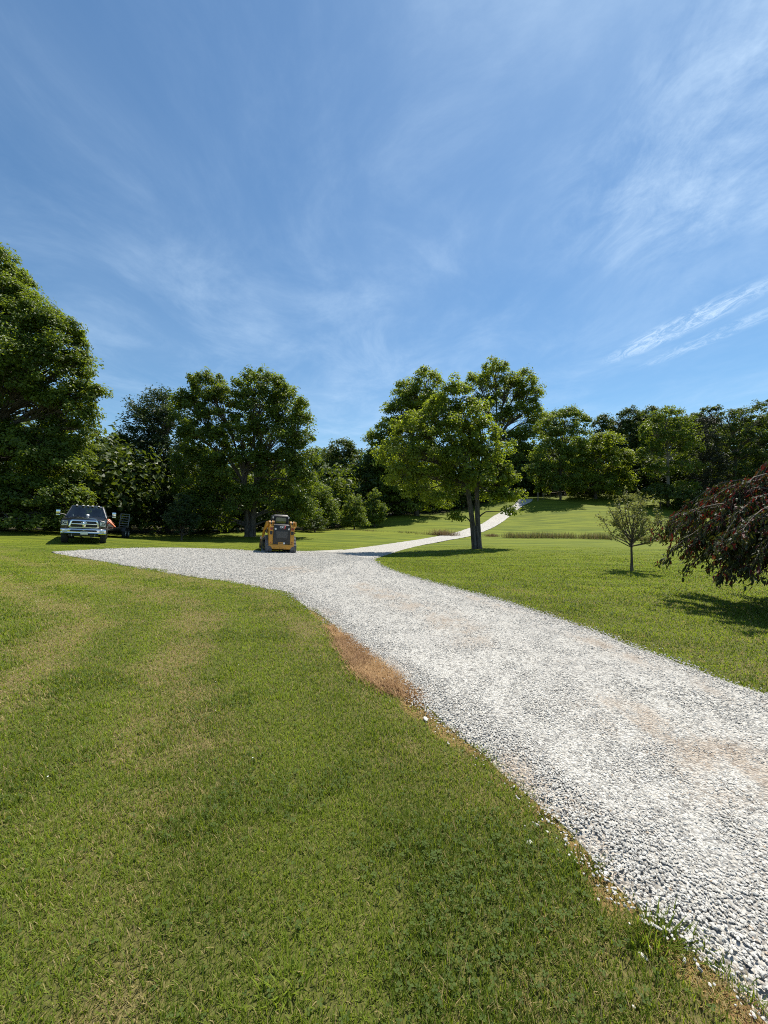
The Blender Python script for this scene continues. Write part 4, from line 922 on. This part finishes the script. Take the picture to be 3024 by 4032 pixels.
def wheel(root, c, r_, w, rim_r, rim_mat, name='wheel'):
    """axis along x"""
    e = MB(); x, y, z = c; n = 28
    prof = [(-w / 2, rim_r), (-w / 2, r_ * .93), (-w * .38, r_), (w * .38, r_), (w / 2, r_ * .93), (w / 2, rim_r)]
    rings = [[(x + px, y + pr * math.cos(2 * math.pi * k / n), z + pr * math.sin(2 * math.pi * k / n)) for px, pr in prof] for k in range(n)]
    v = [p for q in rings for p in q]; m = len(prof); f = [(k * m + i, ((k + 1) % n) * m + i, ((k + 1) % n) * m + i + 1, k * m + i + 1) for k in range(n) for i in range(m - 1)]
    t = MB().add(v, f)
    for k in range(n):                                   # tread blocks
        a = 2 * math.pi * k / n; t.box((x + (.24 if k % 2 else -.24) * w, y + r_ * math.cos(a), z + r_ * math.sin(a)), (w * .42, .05, .025), Matrix.Rotation(a - math.pi / 2, 3, 'X'))
    tyre = t.build('tyre', M_RUBBER, root, ang=50)
    rb = MB(); rb.cyl((x - w * .32, y, z), (x + w * .32, y, z), rim_r * 1.0, 24)
    for sx in (-1, 1):
        for k in range(8):
            a = 2 * math.pi * k / 8; rb.box((x + sx * w * .36, y + rim_r * .55 * math.cos(a), z + rim_r * .55 * math.sin(a)), (w * .12, rim_r * .9, rim_r * .2), Matrix.Rotation(a, 3, 'X'))
        rb.cyl((x + sx * w * .3, y, z), (x + sx * w * .47, y, z), rim_r * .28, 12)
    rim = rb.build('rim', rim_mat, tyre); tyre.name = name; return tyre

TPHI = R(35)
def pickup():
    fx, fy = (326 - CX) / F * 20.5, 20.5; fwd = Vector((math.sin(TPHI), -math.cos(TPHI), 0))
    cx_, cy_ = fx - fwd.x * 3.0, fy - fwd.y * 3.0
    root = empty('pickup_truck', (cx_, cy_, Hs(cx_, cy_) + .0), 'dark heavy pickup truck with big chrome grille parked on the grass facing us', 'pickup truck', rz=TPHI, up=normal_at(cx_, cy_, 1.6)); root.scale = (.98, 1, 1.05)
    # local: front at y = -3, up z, half width 1.0
    def arch(cy, r_, n=9): return [(cy + r_ * math.cos(a), .46 + r_ * math.sin(a)) for a in np.linspace(0, math.pi, n)]
    fa, ra = -1.95, 1.85
    lower = [(-2.86, .62)] + [(fa - .56, .62)] + [(y, z) for y, z in arch(fa, .56)[::-1]][0:] + [(fa + .56, .46), (ra - .56, .46)] + arch(ra, .56)[::-1] + [(ra + .56, .62), (3.0, .62), (3.0, 1.42), (1.05, 1.42), (1.0, 1.36), (-1.35, 1.30), (-2.2, 1.26), (-2.86, 1.16)]
    b = MB()
    for s in (-1, 1): b.prism(lower, s * .74, s * .99, 0)
    b.box((0, 2.0, .88), (1.48, 2.0, .25)); b.box((0, 2.95, 1.02), (1.48, .08, .78)); b.box((0, 1.02, 1.02), (1.48, .06, .78)); b.box((0, -.2, .60), (1.48, 2.6, .2)); b.box((0, -2.2, .92), (1.48, 1.3, .56))
    body = b.build('body', M_NAVY, root, .03)
    hood = MB().loft([[(-.93, -2.84, 1.10), (.93, -2.84, 1.10), (.93, -2.80, 1.17), (.55, -2.83, 1.235), (.40, -2.83, 1.265), (-.40, -2.83, 1.265), (-.55, -2.83, 1.235), (-.93, -2.80, 1.17)],
                      [(-.95, -2.1, 1.10), (.95, -2.1, 1.10), (.95, -2.1, 1.25), (.6, -2.1, 1.30), (.45, -2.1, 1.345), (-.45, -2.1, 1.345), (-.6, -2.1, 1.30), (-.95, -2.1, 1.25)],
                      [(-.96, -1.3, 1.10), (.96, -1.3, 1.10), (.96, -1.3, 1.31), (.66, -1.3, 1.36), (.52, -1.3, 1.40), (-.52, -1.3, 1.40), (-.66, -1.3, 1.36), (-.96, -1.3, 1.31)]]).build('hood', M_NAVY, root, .012)
    # cabin: roof, pillars, glass
    zb, zt = 1.36, 1.93; wb, wt = .94, .72; yb, yt, y2t, y2b = -1.32, -.55, .85, 1.0
    MB().loft([[(-wt - .03, yt - .05, zt - .04), (wt + .03, yt - .05, zt - .04), (wt + .04, y2t, zt - .04), (-wt - .04, y2t, zt - .04)], [(-wt + .04, yt + .06, zt + .04), (wt - .04, yt + .06, zt + .04), (wt - .06, y2t - .08, zt + .04), (-wt + .06, y2t - .08, zt + .04)]]).build('roof', M_NAVY, root, .03)
    pl = MB()
    for s in (-1, 1):
        pl.tube([(s * wb, yb, zb - .06), (s * wt, yt, zt - .02)], .045, 6); pl.tube([(s * wb, .0, zb - .06), (s * wt, .12, zt - .02)], .05, 6); pl.tube([(s * wb, y2b, zb - .06), (s * wt, y2t - .05, zt - .02)], .07, 6)
        pl.box((s * .965, -.15, 1.30), (.05, 2.3, .14))
    pl.build('pillar_frame', M_NAVY, root, .0)
    MB().add([(-wb + .03, yb - .02, zb - .03), (wb - .03, yb - .02, zb - .03), (wt - .02, yt - .02, zt - .03), (-wt + .02, yt - .02, zt - .03)], [(0, 1, 2, 3)]).build('windshield', M_GLASS, root)
    MB().add([(-wb + .1, y2b, zb), (wb - .1, y2b, zb), (wt - .06, y2t - .03, zt - .04), (-wt + .06, y2t - .03, zt - .04)], [(0, 1, 2, 3)]).build('rear_window', M_GLASS, root)
    for s in (-1, 1):
        for (a0, a1, c0, c1) in ((yb + .08, -.05, yt + .06, .07), (.06, y2b - .08, .18, y2t - .12)):
            MB().add([(s * wb, a0, zb), (s * wb, a1, zb), (s * wt, c1, zt - .04), (s * wt, c0, zt - .04)], [(0, 1, 2, 3)]).build('side_window', M_GLASS, root)
    d = MB(); d.box((0, -1.0, 1.27), (1.75, .55, .22)); dash = d.build('dashboard', M_INT, root, .04)
    MB().box((0, .05, 1.0), (1.76, 2.0, .1)).build('cabin_floor', M_INT, root)
    for s in (-1, 1):
        st = MB(); st.box((s * .42, -.1, 1.15), (.55, .55, .2)); st.box((s * .42, .22, 1.45), (.52, .16, .6), Matrix.Rotation(R(-12), 3, 'X')); st.box((s * .42, .3, 1.76), (.26, .1, .16)); st.build('seat', M_INT, root, .04)
    sw = MB(); sw.tube([(.42 + .19 * math.cos(a), -.62 + .06 * math.sin(a), 1.36 + .18 * math.sin(a)) for a in np.linspace(0, 6.28, 20)], .018, 6); sw.build('steering_wheel', M_INT, root)
    MB().box((0, -.62, 1.78), (.24, .04, .07)).build('rear_view_mirror', M_BLACK, root, .01)
    for xx in (-.52, -.22, 0, .22, .52): MB().box((xx, yt - .03 + abs(xx) * .05, zt + .035), (.11, .12, .05), None, (.7, .6)).build('roof_light', M_AMBER, root, .012)
    MB().tube([(.38, -.25, 1.96), (.38, -.2, 2.03), (.38, -.05, 2.02)], [.03, .025, .01], 6).build('roof_antenna', M_BLACK, root)
    # front
    g = MB(); yo = -2.90
    def rrect(w0, w1, z0, z1, n=5, r_=.09):
        p = []
        for (cx0, cz0, a0) in ((w1 - r_, z1 - r_, 0), (-w1 + r_, z1 - r_, 90), (-w0 + r_, z0 + r_, 180), (w0 - r_, z0 + r_, 270)):
            p += [(cx0 + r_ * math.cos(R(a0 + 90 * k / n)), cz0 + r_ * math.sin(R(a0 + 90 * k / n))) for k in range(n + 1)]
        return p
    o1 = rrect(.66, .60, .80, 1.215); i1 = rrect(.585, .53, .855, 1.155, r_=.06)
    v = [(x, yo - .03, z) for x, z in o1] + [(x, yo - .05, z) for x, z in i1] + [(x, yo + .08, z) for x, z in o1] + [(x, yo + .03, z) for x, z in i1]; n = len(o1)
    f = [(k, (k + 1) % n, n + (k + 1) % n, n + k) for k in range(n)] + [(k, 2 * n + k, 2 * n + (k + 1) % n, (k + 1) % n) for k in range(n)] + [(n + k, n + (k + 1) % n, 3 * n + (k + 1) % n, 3 * n + k) for k in range(n)]
    g.add(v, f); g.box((-.30, yo - .025, 1.01), (.50, .05, .05)); g.box((.30, yo - .025, 1.01), (.50, .05, .05)); g.box((0, yo - .022, 1.0), (.11, .05, .30))
    grille = g.build('grille_surround', M_CHROME, root, .008)
    gm = MB(); gm.box((0, yo + .05, 1.0), (1.16, .03, .31))
    for k in range(6): gm.box((0, yo + .02, .87 + .052 * k), (1.12, .02, .012))
    gm.build('grille_mesh', M_BLACK, grille)
    em = MB(); em.prism([(-.055, .86), (.055, .86), (.075, .98), (.05, 1.04), (.03, 1.10), (-.03, 1.10), (-.05, 1.04), (-.075, .98)], yo - .075, yo - .045, 1)
    for s in (-1, 1): em.tube([(s * (.075 - .062 * (1 - .6 * t) * math.cos(4.6 * t)), yo - .075 - .02 * t, 1.06 + .06 * (1 - .6 * t) * math.sin(4.6 * t)) for t in np.linspace(0, 1, 14)], [.024 - .015 * t for t in np.linspace(0, 1, 14)], 7)
    em.build('emblem', M_CHROME, grille, .004)
    for s in (-1, 1):
        h = MB(); h.prism([(s * .70, .93), (s * .985, .90), (s * .985, 1.10), (s * .955, 1.15), (s * .72, 1.15)], yo + .0, yo + .20, 1); hl = h.build('headlight', M_BLACK, root, .015)
        fr = MB(); fr.tube([(s * .71, yo - .01, .94), (s * .975, yo + .02, .91), (s * .975, yo + .02, 1.09), (s * .94, yo + .01, 1.14), (s * .72, yo - .01, 1.14), (s * .71, yo - .01, .94)], .014, 6); fr.build('bezel', M_CHROME, hl)
        MB().cyl((s * .88, yo + .02, 1.05), (s * .88, yo - .025, 1.05), .062, 18).build('lens', M_LENS, hl); MB().cyl((s * .88, yo - .02, 1.05), (s * .88, yo - .03, 1.05), .036, 14).build('bulb', M_BLACK, hl)
        MB().box((s * .85, yo - .012, .95), (.22, .03, .05)).build('turn_lens', M_LENS, hl, .01); MB().box((s * .76, yo - .01, 1.06), (.08, .03, .10)).build('marker_lens', M_LENS, hl, .01)
    bp = MB(); ring = lambda yy, z0, z1, w: [(-w, yy + .12, z0), (-.62, yy, z0), (.62, yy, z0), (w, yy + .12, z0), (w, yy + .12, z1), (.62, yy, z1), (-.62, yy, z1), (-w, yy + .12, z1)]
    prof = [(-2.90, .78, 1.0), (-3.02, .76, 1.01), (-3.05, .70, 1.01), (-3.0, .62, 1.0), (-3.03, .555, 1.0), (-2.97, .50, .99), (-2.85, .47, .97)]
    rings = [[(-w, y + .22, z), (-w + .03, y + .08, z), (-.62, y, z), (0, y - .03, z), (.62, y, z), (w - .03, y + .08, z), (w, y + .22, z)] for y, z, w in prof]
    bp.loft(rings, cap=False, closed=False); bumper = bp.build('bumper', M_CHROME, root, ang=60); sm = bumper.modifiers.new('thick', 'SOLIDIFY'); sm.thickness = .02
    MB().prism([(-.60, .625), (.60, .625), (.55, .72), (-.55, .72)], -3.075, -3.0, 1).build('air_intake', M_BLACK, bumper, .01)
    for s in (-1, 1):
        MB().box((s * .80, -2.985, .645), (.22, .07, .12)).build('fog_light', M_LENS, bumper, .02); MB().tube([(s * .5, -2.95, .48), (s * .5, -3.06, .47), (s * .5, -3.06, .40), (s * .5, -2.95, .40)], .018, 6).build('tow_hook', M_STEEL, root)
    MB().box((.03, -3.075, .56), (.32, .02, .15)).build('licence_plate', M_WHITE, bumper, .005)
    MB().box((0, -2.7, .43), (1.3, .35, .12)).build('air_dam', M_BLACK, root, .02); MB().cyl((-.85, fa, .42), (.85, fa, .42), .07, 10).build('front_axle', M_BLACK, root); MB().cyl((-.85, ra, .42), (.85, ra, .42), .08, 10).build('rear_axle', M_BLACK, root)
    for s in (-1, 1):
        mr = MB(); mr.box((s * 1.30, -1.0, 1.56), (.20, .16, .22)); mr.box((s * 1.30, -1.0, 1.40), (.20, .14, .08)); mo = mr.build('side_mirror', M_CHROME, root, .03)
        MB().tube([(s * .94, -.95, 1.40), (s * 1.12, -.98, 1.45), (s * 1.25, -1.0, 1.46)], .03, 6).build('mirror_arm', M_BLACK, mo); MB().box((s * 1.30, -.912, 1.56), (.17, .012, .19)).build('mirror_glass', M_GLASS, mo)
        for yy in (-.45, .65): MB().box((s * 1.0, yy, 1.18), (.03, .2, .03)).build('door_handle', M_CHROME, root, .008)
    for s in (-1, 1):
        for yy in (fa, ra): wheel(root, (s * .86, yy, .41), .41, .29, .23, M_RIM)
    for s in (-1, 1):
        ww = MB(); ww.tube([(s * .1, yb - .05, zb - .02), (s * .1 + .45 * s, yb + .05, zb + .08)], .008, 4); ww.build('wiper', M_BLACK, root)
    return root
truck = pickup()
def hard_hat():
    p = truck.matrix_basis @ Vector((.05, -1.12, 1.385))
    v, f = [], []; n = 20
    prof = [(.165, 0), (.15, .012), (.125, .015), (.12, .06), (.10, .10), (.06, .125), (0.001, .135)]
    mb = MB().loft([[(r_ * math.cos(2 * math.pi * k / n), r_ * 1.15 * math.sin(2 * math.pi * k / n), z) for k in range(n)] for r_, z in prof])
    for xx in (-.03, 0, .03): mb.tube([(xx, .12 * math.cos(a) * 1.1, .02 + .115 * math.sin(a)) for a in np.linspace(.1, 3.0, 9)], .008, 5)
    o = mb.build('hard_hat', M_WHITE); o.location = p; o.scale = (.8, .8, .85); o.rotation_euler = (0, 0, TPHI)
    tag(o, 'white hard hat on the dashboard behind the pickup windshield', 'hard hat')
hard_hat()

RPHI = R(20)
M_RAMP = simple('grey ramp steel', (.26, .26, .26), .5, .3)
def trailer():
    cx_, cy_ = -21.0, 29.5
    root = empty('flatbed_trailer', (cx_, cy_, Hs(cx_, cy_)), 'black tandem axle flatbed trailer with raised ladder ramp behind the pickup', 'trailer', rz=RPHI, up=normal_at(cx_, cy_, 1.5))
    # local: front at -y; wheels at y = -.42 and .42
    f = MB()
    for s in (-1, 1): f.box((s * .80, -.9, .62), (.10, 4.6, .14)); f.tube([(s * .8, -3.2, .60), (0, -4.6, .56)], .07, 6)
    for k in range(6): f.box((0, -3.0 + .8 * k, .60), (1.5, .07, .09))
    f.box((0, -3.2, .62), (1.7, .1, .14)); f.build('frame', M_BLACK, root, .008)
    MB().box((0, -.9, .715), (1.66, 4.6, .045)).build('deck', M_BED, root, .006)
    MB().tube([(0, -4.55, .56), (0, -4.85, .56)], .05, 8).build('coupler', M_STEEL, root)
    jk = MB(); jk.cyl((.12, -4.2, .12), (.12, -4.2, .95), .035, 8); jk.cyl((.12, -4.2, .02), (.12, -4.2, .08), .10, 12); jk.build('jack', M_STEEL, root)
    for s in (-1, 1):
        fd = MB(); fd.prism([(-.98, .50), (-.80, .80), (.80, .80), (.98, .50), (.93, .50), (.77, .765), (-.77, .765), (-.93, .50)], s * .86, s * 1.14, 0); fd.build('fender', M_BLACK, root, .008)
        for yy in (-.42, .42): wheel(root, (s * 1.0, yy, .35), .35, .2, .2, M_WHITE)
        MB().box((s * .8, -2.4, .80), (.05, .05, .25)).build('stake_post', M_BLACK, root)
    rp = MB(); x0, x1 = .12, .72
    for xx in (x0, x1): rp.tube([(xx, 1.42, .70), (xx, 1.50, 1.85)], .03, 5)
    for k in range(6): rp.box(((x0 + x1) / 2, 1.43 + .014 * k, .88 + .19 * k), (abs(x1 - x0), .05, .045))
    rp.build('ramp', M_RAMP, root); MB().tube([(.74, 1.1, .73), (.74, 1.4, .75), (.74, 1.52, 1.40)], .018, 5).build('ramp_stay', M_RAMP, root)
    for k, s in enumerate((-1, 1)): MB().box((s * .7, 1.41, .6), (.18, .04, .08)).build('tail_lamp', M_RED, root, .01)
    return root
trl = trailer()
def orange_machine():
    root = empty('trencher', trl.matrix_basis @ Vector((.42, -2.55, .74)), 'orange boom attachment strapped to the trailer deck beside the pickup', 'machine', rz=RPHI, up=normal_at(-21, 29.5, 1.5)); root.scale = (1.05, 1.0, .66)
    b = MB(); b.box((0, 0, .05), (.75, .75, .10)); b.prism([(-.34, .1), (.34, .1), (.30, .42), (-.1, .60), (-.34, .60)], -.3, .3, 1); b.build('body', M_DARKRED, root, .02)
    a = MB(); a.tube([(-.30, -.32, .92), (-.02, -.34, .88), (.30, -.36, .52), (.56, -.36, .14)], [.075, .08, .07, .05], 6); a.tube([(-.30, .2, .9), (0, .22, .86), (.34, .22, .4)], [.06, .06, .04], 6); a.build('boom', M_ORANGE, root)
    c = MB(); c.prism([(-.36, .52), (.02, .52), (.0, .84), (-.16, .96), (-.36, .94)], -.28, .28, 1); c.build('engine_cover', M_ORANGE, root, .04)
    MB().tube([(-.02, -.30, .50), (.02, -.36, .30), (-.02, -.40, .12)], .03, 6).build('hose', M_BLACK, root)
    MB().prism([(.05, .1), (.5, .1), (.28, .40), (.1, .40)], -.40, -.32, 1).build('shoe', M_PALE, root, .02)
    for yy in (-.2, .2): MB().cyl((-.2, yy - .04, 1.0), (-.2, yy + .04, 1.0), .06, 12).build('pulley', M_DARKSTEEL, root)
orange_machine()

def text_mesh(name, txt, size, mat, parent, loc, rot, bold=.0):
    cu = bpy.data.curves.new(name, 'FONT'); cu.body = txt; cu.size = size; cu.align_x = 'CENTER'; cu.align_y = 'CENTER'; cu.extrude = .006; cu.offset = bold
    t = bpy.data.objects.new(name, cu); C.objects.link(t)
    me = bpy.data.meshes.new_from_object(t.evaluated_get(bpy.context.evaluated_depsgraph_get())); bpy.data.objects.remove(t)
    me.materials.clear(); me.materials.append(mat); o = bpy.data.objects.new(name, me); C.objects.link(o); o.parent = parent; o.location = loc; o.rotation_euler = rot; return o
def loader():
    th = R(23); gx, gy = (1106 - CX) / F * 21.2, 21.2; f = Vector((-math.sin(th), math.cos(th), 0)); cx_, cy_ = gx + f.x * 1.3, gy + f.y * 1.3
    root = empty('track_loader', (cx_, cy_, Hs(cx_, cy_) + .035), 'yellow and black compact track loader seen from behind on the gravel pad', 'track loader', rz=th, up=normal_at(cx_, cy_, 1.2)); root.scale = (.85, 1, .98)
    # local: rear at y = -1.3, front +y, half width .95
    body = MB(); body.box((0, .1, .78), (1.15, 2.3, .85)); body.build('chassis', M_YEL, root, .03)
    bumper = MB().prism([(-.56, .20), (.56, .20), (.66, .34), (.80, .38), (.80, .47), (-.80, .47), (-.80, .38), (-.66, .34)], -1.36, -1.12, 1).build('rear_bumper', M_YEL, root, .02)
    MB().box((0, -.8, .30), (.7, .5, .12)).build('belly_guard', M_DARKSTEEL, root, .02); MB().tube([(.08, -1.28, .24), (.08, -1.42, .19), (.14, -1.42, .19), (.14, -1.28, .24)], .02, 6).build('tie_down', M_DARKSTEEL, root)
    for s in (-1, 1):
        tw = MB(); tw.prism([(-1.30, .40), (-.62, .60), (-.66, 1.35), (-.80, 1.58), (-1.20, 1.58), (-1.30, 1.46)], s * .54, s * .80, 0); t = tw.build('rear_upright', M_YEL, root, .02)
        MB().box((s * .67, -1.305, 1.34), (.15, .03, .12)).build('tail_light', M_RED, t, .01); MB().box((s * .67, -1.303, 1.11), (.16, .03, .19)).build('light_recess', M_BLACK, t, .01)
        MB().cyl((s * .67, -1.29, .58), (s * .67, -1.315, .58), .035, 14).build('reflector', M_RED, t)
        if s > 0: MB().cyl((s * .67, -1.3, 1.10), (s * .67, -1.33, 1.10), .05, 14).build('plug', M_DARKSTEEL, t)
        pv = MB()
        for xx in (.52, .60, .74, .82): pv.prism([(-1.26, 1.52), (-.78, 1.52), (-.84, 1.72), (-.95, 1.79), (-1.14, 1.79), (-1.24, 1.70)], s * xx - .014, s * xx + .014, 0)
        pv.build('pivot_plate', M_YEL, root, .006); pn = MB(); pn.cyl((s * .52, -1.04, 1.66), (s * .83, -1.04, 1.66), .055, 12); pn.cyl((s * .63, -1.04, 1.62), (s * .71, -1.04, 1.62), .13, 12); pn.build('pivot_pin', M_DARKSTEEL, root)
        arm = MB(); arm.prism([(-1.12, 1.74), (-.86, 1.74), (.55, 1.30), (1.28, .74), (1.62, .42), (1.52, .24), (1.36, .24), (.98, .62), (.35, 1.08), (-1.12, 1.50)], s * .84, s * .97, 0); arm.build('lift_arm', M_YEL, root, .015)
        MB().tube([(s * .90, -.95, 1.12), (s * .90, .55, 1.28)], [.05, .035], 10).build('lift_cylinder', M_DARKSTEEL, root); MB().tube([(s * .62, 1.25, .85), (s * .62, 1.62, .42)], [.045, .03], 10).build('tilt_cylinder', M_DARKSTEEL, root)
        # crawler track: outline of the belt, lugs and wheels
        def pth(o_):
            p = []
            for (yc, zc, r_, a0, a1) in ((-1.02, .30, .30 + o_, 270, 165), (-.72, .70, .22 + o_, 150, 80), (.85, .42, .28 + o_, 65, -30), (.98, .26, .26 + o_, -40, -90)):
                p += [(yc + r_ * math.cos(R(a)), zc + r_ * math.sin(R(a))) for a in np.linspace(a0, a1, 8)]
            return p
        ou, inn = pth(0), pth(-.06); n = len(ou); xa, xb = s * .58, s * .98; bv = []
        for xx in (xa, xb):
            bv += [(xx, y, z) for y, z in ou] + [(xx, y, z) for y, z in inn]
        q = lambda i, k: k * n + i % n
        bf = []
        for i in range(n): bf += [(q(i, 0), q(i + 1, 0), q(i + 1, 2), q(i, 2)), (q(i, 1), q(i, 3), q(i + 1, 3), q(i + 1, 1)), (q(i, 0), q(i, 1), q(i + 1, 1), q(i + 1, 0)), (q(i, 2), q(i + 1, 2), q(i + 1, 3), q(i, 3))]
        tb = MB().add(bv, bf); lp = resample(np.array(ou + ou[:1]), .105)
        for a_, b_ in zip(lp[:-1], lp[1:]):
            d_ = b_ - a_; ang = math.atan2(d_[1], d_[0]); m_ = (a_ + b_) / 2; rot = Matrix.Rotation(ang, 3, 'X')
            for sx in (.30, -.30): tb.box((s * .78 + sx * .36, m_[0], m_[1]), (.17, .045, .07), rot)
            tb.box((s * .78, m_[0], m_[1]), (.05, .05, .045), rot)
        trk = tb.build('crawler_track', M_TRACK, root, smooth_=False)
        tf = MB(); tf.prism([(-.95, .18), (.95, .18), (.80, .42), (-.70, .62)], s * .62, s * .86, 0); tf.build('track_frame', M_DARKSTEEL, trk, .02)
        for (yy, zz, rr) in ((-1.0, .30, .22), (-.72, .68, .15), (.88, .38, .20), (-.5, .17, .11), (-.1, .17, .11), (.3, .17, .11), (.62, .17, .11)): MB().cyl((s * .66, yy, zz), (s * .93, yy, zz), rr, 16).build('roller', M_DARKSTEEL, trk)
    # engine door and hood
    door = MB().prism([(-.535, .475), (.535, .475), (.535, 1.49), (.50, 1.56), (-.50, 1.56), (-.535, 1.49)], -1.34, -1.1, 1).build('engine_door', M_BLACK, root, .025)
    rg = MB(); rg.prism([(-.33, .84), (.33, .84), (.37, 1.21), (-.37, 1.21)], -1.352, -1.33, 1)
    for k in range(9): rg.box((0, -1.356, .87 + .04 * k), (.64 + .006 * k, .012, .012))
    rg.build('radiator_grille', M_MESH, door)
    for s in (-1, 1): MB().box((s * .42, -1.355, 1.34), (.11, .04, .10)).build('work_light', M_LENS, door, .012)
    MB().box((-.06, -1.352, .53), (.33, .015, .13)).build('yellow_plate', M_YEL, door, .005); MB().box((.16, -1.353, .54), (.10, .015, .10)).build('white_sticker', M_WHITE, door, .004)
    for k in range(4): MB().box((-.06, -1.3605, .515 + .01 * k), (.26, .004, .004)).build('plate_line', M_BLACK, door)
    text_mesh('logo_lettering', 'CAT', .155, M_WHITE, door, (-.0, -1.346, 1.435), (R(90), 0, 0), .006)
    MB().add([(.115, -1.352, 1.50), (.20, -1.352, 1.50), (.215, -1.352, 1.40), (.155, -1.352, 1.345), (.03, -1.352, 1.345), (.12, -1.352, 1.375), (.165, -1.352, 1.43)], [(0, 1, 2, 3, 4, 5, 6)]).build('logo_swoosh', M_RED2, door).modifiers.new('thick', 'SOLIDIFY').thickness = .004
    MB().prism([(-1.3, 1.53), (-.55, 1.53), (-.55, 1.62), (-1.2, 1.59)], -.52, .52, 0).build('hood', M_BLACK, root, .02)
    # cab
    cb = MB(); w0, w1 = .50, .44; y0, y1 = -.62, .85
    for s in (-1, 1):
        for (ya, yb2, r_) in ((y0, y0 - .02, .06), (y1, y1 - .25, .05), (.1, .05, .03)): cb.tube([(s * w0, ya, 1.15), (s * w1, yb2, 2.06)], r_, 6)
        cb.box((s * w0, .1, 1.18), (.06, 1.5, .2))
    cb.box((0, y0, 1.56), (.98, .08, .12)); cb.box((0, y0 - .02, 2.04), (.92, .10, .10)); cb.box((0, y1 - .25, 2.04), (.86, .1, .1)); cb.box((0, .1, .98), (1.0, 1.5, .1))
    cb.build('cab_frame', M_BLACK, root, .01)
    MB().loft([[(-.52, -.72, 2.05), (.52, -.72, 2.05), (.50, .70, 2.07), (-.50, .70, 2.07)], [(-.42, -.62, 2.16), (.42, -.62, 2.16), (.40, .60, 2.14), (-.40, .60, 2.14)]]).build('cab_roof', M_BLACK, root, .03)
    rw = rrect_(.37, 1.63, 2.02, .13); MB().add([(x, -.665, z) for x, z in rw], [tuple(range(len(rw)))]).build('rear_window', M_GLASS2, root)
    MB().tube([(x, -.67, z) for x, z in rw + rw[:1]], .03, 6).build('window_seal', M_BLACK, root)
    for s in (-1, 1):
        MB().add([(s * .485, -.55, 1.28), (s * .485, .8, 1.28), (s * .44, .58, 2.02), (s * .445, -.58, 2.02)], [(0, 1, 2, 3)]).build('side_window', M_GLASS, root); MB().box((s * .50, -.66, 1.98), (.09, .06, .12)).build('cab_light', M_LENS, root, .02)
    st = MB(); st.box((0, .0, 1.25), (.5, .5, .15)); st.box((0, -.28, 1.52), (.5, .14, .6)); st.build('seat', M_INT, root, .04)
    # bucket
    bk = MB(); pr = [(1.55, .06), (2.35, .05), (2.35, .08), (1.68, .11), (1.58, .25), (1.60, .62), (1.72, .78), (1.68, .80), (1.55, .66), (1.48, .3)]
    bk.prism(pr, -1.0, 1.0, 0)
    for s in (-1, 1): bk.prism([(1.50, .06), (2.36, .05), (2.2, .22), (1.78, .74), (1.68, .79), (1.52, .64)], s * 1.0, s * .965, 0)
    bk.build('bucket', M_DARKSTEEL, root, .006); MB().box((0, 1.47, .42), (1.0, .12, .5)).build('coupler', M_DARKSTEEL, root, .02); MB().box((0, 2.34, .065), (2.0, .10, .04)).build('cutting_edge', M_STEEL, root)
def rrect_(w, z0, z1, r_, n=5):
    p = []
    for (cx0, cz0, a0) in ((w - r_, z1 - r_, 0), (-w + r_, z1 - r_, 90), (-w + r_, z0 + r_, 180), (w - r_, z0 + r_, 270)):
        p += [(cx0 + r_ * math.cos(R(a0 + 90 * k / n)), cz0 + r_ * math.sin(R(a0 + 90 * k / n))) for k in range(n + 1)]
    return p
M_GLASS2 = glass_mat('green glass', (.22, .42, .38), .22)
loader()
